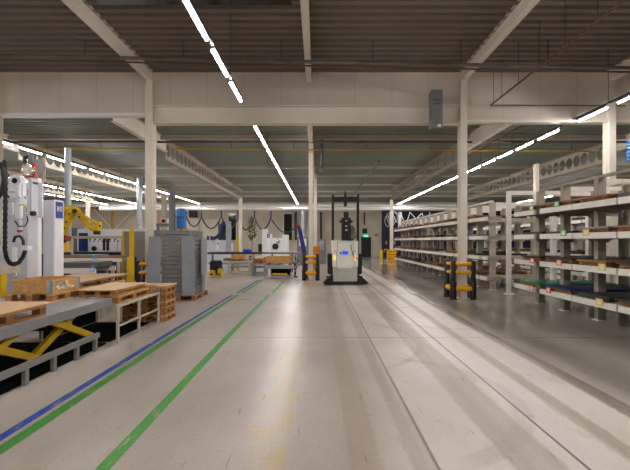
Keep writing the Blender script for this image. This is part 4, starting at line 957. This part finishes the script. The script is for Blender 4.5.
MB().cham(wx(207, d), wx(226, d), d, d + 1.2, 0, wz(238, d), .03).build('housing', shade, mc); MB().box(wx(216, d), wx(220, d), d - .03, d, wz(250, d), wz(240, d)).build('door_panel', white, mc); MB().box(wx(217, d), wx(219, d), d - .05, d - .03, wz(244, d), wz(243, d)).build('handle', black, mc)
for px in (208, 211.5): MB().tube([at(px, 240, d - .2), at(px, 236, d - .2)], .08, 10).build('lamp_knob', dgrey, mc)
m2 = thing('white_lathe', at(272, 253, 27), 'white machine with round chuck and small blue sign in the far row', 'machine'); d = 27
MB().cham(wx(262, d), wx(267, d), d, d + .4, 0, wz(229, d), .02).build('tall_housing', white, m2)
h = MB().cham(wx(266.5, d), wx(271.5, d), d - .1, d + .4, 0, wz(234, d), .02).build('door_housing', whitem, m2)
sgn = MB().box(wx(267.2, d), wx(270, d), d - .112, d - .101, wz(237.6, d), wz(234.3, d)).build('number_sign', signblue, m2)
MB().box(wx(267.8, d), wx(269.4, d), d - .118, d - .113, wz(236.6, d), wz(235.6, d)).build('sign_mark', white, sgn)
MB().cham(wx(271.5, d), wx(286, d), d + .1, d + 1, 0.3, wz(238, d), .06).build('machine_body', whitem, m2)
MB().cham(wx(281.5, d), wx(288, d), d + .4, d + 1, 0, wz(234.5, d), .04).build('rear_cabinet', white, m2)
c = at(275.5, 246.5, d + .08); MB().tube([c, c + Vector((0, -.08, 0))], .2, 20).build('chuck', black, m2); c = at(278.5, 241.5, d + .08); MB().tube([c, c + Vector((0, -.06, 0))], [.14, .05], 16).build('spindle_nose', chrome, m2)
MB().cham(wx(252, d), wx(262, d), d + .3, d + .9, 0, wz(238, d), .03).build('side_tank', agvg, m2)
MB().cham(wx(258, d), wx(261.5, d), d + .1, d + .3, wz(252, d), wz(244, d), .03).build('dark_motor', black, m2)
cb2 = thing('wire_cabinet', at(305, 252, 29), 'grey framed cabinet with white panel behind the violet boom', 'cabinet'); d = 29
MB().cham(wx(297, d), wx(308, d), d, d + .6, 0, wz(237, d), .02).build('cabinet_body', grey, cb2); MB().box(wx(299, d), wx(306.5, d), d - .03, d, wz(246, d), wz(238.5, d)).build('door_panel', white, cb2)
cb3 = thing('switch_cabinet', at(323, 252, 31), 'grey switch cabinet between the slim column and the forklift', 'cabinet'); d = 31
MB().cham(wx(318, d), wx(326, d), d, d + .6, 0, wz(239, d), .02).build('cabinet_body', grey, cb3); MB().box(wx(319, d), wx(324, d), d - .03, d, wz(250, d), wz(241, d)).build('door_panel', greyb, cb3)
vb = thing('lifting_boom', at(303, 279, 18.6), 'violet fabric covered lifting boom leaning down to the guarded column', 'lifting boom')
d = 19.2; MB().tube([at(298.3, 225.3, d), at(300, 232, d), at(303, 246, d), at(305.5, 262, d), at(306.5, 270, d)], [.06, .09, .10, .085, .06], 12).build('fabric_sleeve', indigo, vb)
MB().tube([at(297.5, 223.5, d), at(298.5, 226, d)], .07, 10).build('red_tip', red, vb) ; MB().tube([at(306.5, 269.5, d), at(307, 281, d)], .05, 10).build('stand_pipe', dgrey, vb)
MB().cham(wx(305, d), wx(309.5, d), d - .1, d + .15, 0, .05, .01).build('foot_plate', dgrey, vb)
ws = thing('hose_stand', at(293, 279, 19.5), 'tangle of grey hoses on a stand beside the far lift table', 'hose stand')
d = 19.6; MB().box(wx(294.5, d), wx(296, d), d, d + .1, 0, wz(255, d)).build('stand_post', grey, ws); MB().cham(wx(294, d), wx(298, d), d - .1, d + .3, 0, .06, .01).build('stand_foot', grey, ws)
for k in range(5):
    MB().tube([at(295, 258 + 3 * k, d - .05), at(298 - k * .5, 261 + 3 * k, d - .12), at(294.5, 266 + 2 * k, d - .1), at(293.5 + .4 * k, 262 + 2 * k, d - .05)], .025, 8).build('hose', galv if k % 2 else dgrey, ws)
# potted plants against the far wall
def plant(px, pt_, pb, d, r, label):
    t = thing('potted_tree', at(px, pb, d), label, 'plant')
    x, z0, z1 = wx(px, d), wz(pb, d), wz(pt_, d)
    MB().tube([(x, d, 0), (x, d, .05), (x, d, .45)], [.2, .22, .27], 16).build('pot', dgrey, t)
    MB().tube([(x, d, .45), (x + .03, d, z1 - .4)], .035, 8).build('trunk', woodd, t)
    lf = MB(); rr = random.Random(px)
    for k in range(330):
        u = rr.random(); a = rr.random() * 6.283; z = z0 + (z1 - z0) * u; rad = r * (math.sin(math.pi * min(1, u * .85 + .12)) ** .6) * math.sqrt(rr.random())
        c = Vector((x + rad * math.cos(a), d + rad * math.sin(a), z)); q = Vector((rr.random() - .5, rr.random() - .5, rr.random() - .7)).normalized() * .17; w_ = q.cross(Vector((0, .3, 1))).normalized() * .05
        lf.face([c, c + q * .5 + w_, c + q, c + q * .5 - w_])
    o = lf.build('foliage', leafm, t); o['kind'] = 'stuff'
plant(252, 217, 240, 36, .42, 'dark green potted tree behind the far white machine')
plant(352, 226, 241, 43, .45, 'dark green potted tree beside the exit door')

# ------------------------------------------------------------------ two people far off
def person(x, y, label, coat, rz=0.):
    t = thing('person', (x, y, 0), label, 'person')
    def skinmesh(name, verts, edges, rad, m, lvl=1):
        me = bpy.data.meshes.new(name); me.from_pydata(verts, edges, []); o = bpy.data.objects.new(name, me); COL.objects.link(o); o.parent = t
        md = o.modifiers.new('skin', 'SKIN'); sv = me.skin_vertices[0].data
        for k, r_ in enumerate(rad):
            sv[k].radius = (r_, r_) if not isinstance(r_, tuple) else r_
        sv[0].use_root = True
        s_ = o.modifiers.new('sub', 'SUBSURF'); s_.levels = lvl; s_.render_levels = lvl; me.materials.append(m); return o
    V = [(0, 0, .93), (0, 0, 1.12), (0, .01, 1.33), (0, 0, 1.44), (0, -.01, 1.52), (0, -.02, 1.62), (0, -.02, 1.72)]
    Rr = [(.15, .11), (.13, .10), (.16, .11), (.08, .07), (.055, .055), (.078, .09), (.06, .07)]
    E = [(0, 1), (1, 2), (2, 3), (3, 4), (4, 5), (5, 6)]
    for s in (-1, 1):
        i = len(V); V += [(s * .19, 0, 1.39), (s * .235, .02, 1.13), (s * .24, -.07, .90), (s * .235, -.1, .81)]; Rr += [.058, .045, .034, .034]; E += [(2, i), (i, i + 1), (i + 1, i + 2), (i + 2, i + 3)]
        for f_, (fx, ln) in enumerate(((-.03, .07), (-.01, .085), (.01, .08), (.03, .065))):
            j = len(V); V += [(s * .235 + fx * .9, -.115, .775), (s * .235 + fx, -.105, .775 - ln)]; Rr += [.01, .008]; E += [(i + 3, j), (j, j + 1)]
        j = len(V); V += [(s * .2, -.14, .80), (s * .19, -.15, .76)]; Rr += [.011, .009]; E += [(i + 3, j), (j, j + 1)]
        i = len(V); V += [(s * .1, 0, .86), (s * .11, -.01, .48), (s * .115, .02, .09), (s * .12, -.13, .04)]; Rr += [.09, .062, .042, .035]; E += [(0, i), (i, i + 1), (i + 1, i + 2), (i + 2, i + 3)]
    skinmesh('body', V, E, Rr, skin)
    jv = [(0, 0, .90), (0, 0, 1.12), (0, .01, 1.33), (0, 0, 1.43)]; jr = [(.17, .13), (.155, .12), (.18, .13), (.09, .08)]; je = [(0, 1), (1, 2), (2, 3)]
    for s in (-1, 1):
        i = len(jv); jv += [(s * .19, 0, 1.39), (s * .237, .02, 1.13), (s * .242, -.06, .91)]; jr += [.075, .062, .052]; je += [(2, i), (i, i + 1), (i + 1, i + 2)]
    skinmesh('jacket', jv, je, jr, coat)
    tv = [(0, 0, .93)]; tr = [(.165, .125)]; te = []
    for s in (-1, 1):
        i = len(tv); tv += [(s * .1, 0, .84), (s * .112, -.01, .48), (s * .115, .02, .1)]; tr += [.105, .08, .065]; te += [(0, i), (i, i + 1), (i + 1, i + 2)]
    skinmesh('trousers', tv, te, tr, cloth1)
    for s in (-1, 1): skinmesh('shoe', [(s * .117, .05, .05), (s * .118, -.05, .045), (s * .12, -.16, .035)], [(0, 1), (1, 2)], [.055, .052, .035], black)
    skinmesh('hair', [(0, .03, 1.62), (0, .02, 1.70), (0, -.02, 1.755)], [(0, 1), (1, 2)], [(.075, .07), (.088, .085), (.07, .075)], hairm)
    for s in (-1, 1): MB().cham(s * .032 - .012, s * .032 + .012, -.118, -.1, 1.655, 1.668, .004).build('eye', black, t) if False else None
    fa = MB(); fa.grid([(0, -.105, 1.66), (-.015, -.103, 1.615), (.015, -.103, 1.615), (0, -.13, 1.62)], [(0, 1, 3), (0, 3, 2), (1, 2, 3)])
    ob = bpy.data.objects.new('nose', bpy.data.meshes.new('nose')); ob.data.from_pydata([tuple(v) for v in fa.v], [], fa.f); ob.data.materials.append(skin); COL.objects.link(ob); ob.parent = t
    for nm, (w_, h_, xx, zz), m_ in (('eye', (.011, .006, -.033, 1.66), hairm), ('eye', (.011, .006, .033, 1.66), hairm), ('mouth', (.022, .005, 0, 1.585), red)):
        q = MB(); q.cham(xx - w_, xx + w_, -.112, -.095, zz - h_, zz + h_, .003); ob = bpy.data.objects.new(nm, bpy.data.meshes.new(nm)); ob.data.from_pydata([tuple(v) for v in q.v], [], q.f); ob.data.materials.append(m_); COL.objects.link(ob); ob.parent = t
    t.rotation_euler = (0, 0, rz); return t
person(wx(386.2, 37), 37, 'person in dark workwear standing on the wall side of the orange sleeved column', cloth1, .3)
person(wx(394.6, 36), 36, 'person in navy workwear standing between the sleeved column and the long rack', cloth2, -.2)

# ------------------------------------------------------------------ camera, world, view
for o in bpy.data.objects:
    if '_o' in o: del o['_o']
cam = bpy.data.cameras.new('camera'); cam.sensor_width = 36; cam.lens = 24; cam.shift_x = -3 / 630; cam.shift_y = 6 / 630; cam.clip_end = 200
co = bpy.data.objects.new('camera', cam); COL.objects.link(co); co.location = (0, 0, H); co.rotation_euler = (math.pi / 2, 0, 0); scene.camera = co
w = bpy.data.worlds.new('night'); scene.world = w; w.use_nodes = True; w.node_tree.nodes['Background'].inputs[0].default_value = (.02, .022, .03, 1); w.node_tree.nodes['Background'].inputs[1].default_value = .2
vs = scene.view_settings; vs.view_transform = 'Standard'; vs.look = 'None'; vs.gamma = 1; vs.use_curve_mapping = False; vs.exposure = 0.2
scene.cycles.max_bounces = 8; scene.cycles.diffuse_bounces = 5
for l, n in LABELS.items():
    if len(n) > 1: print('DUP', l, len(n))
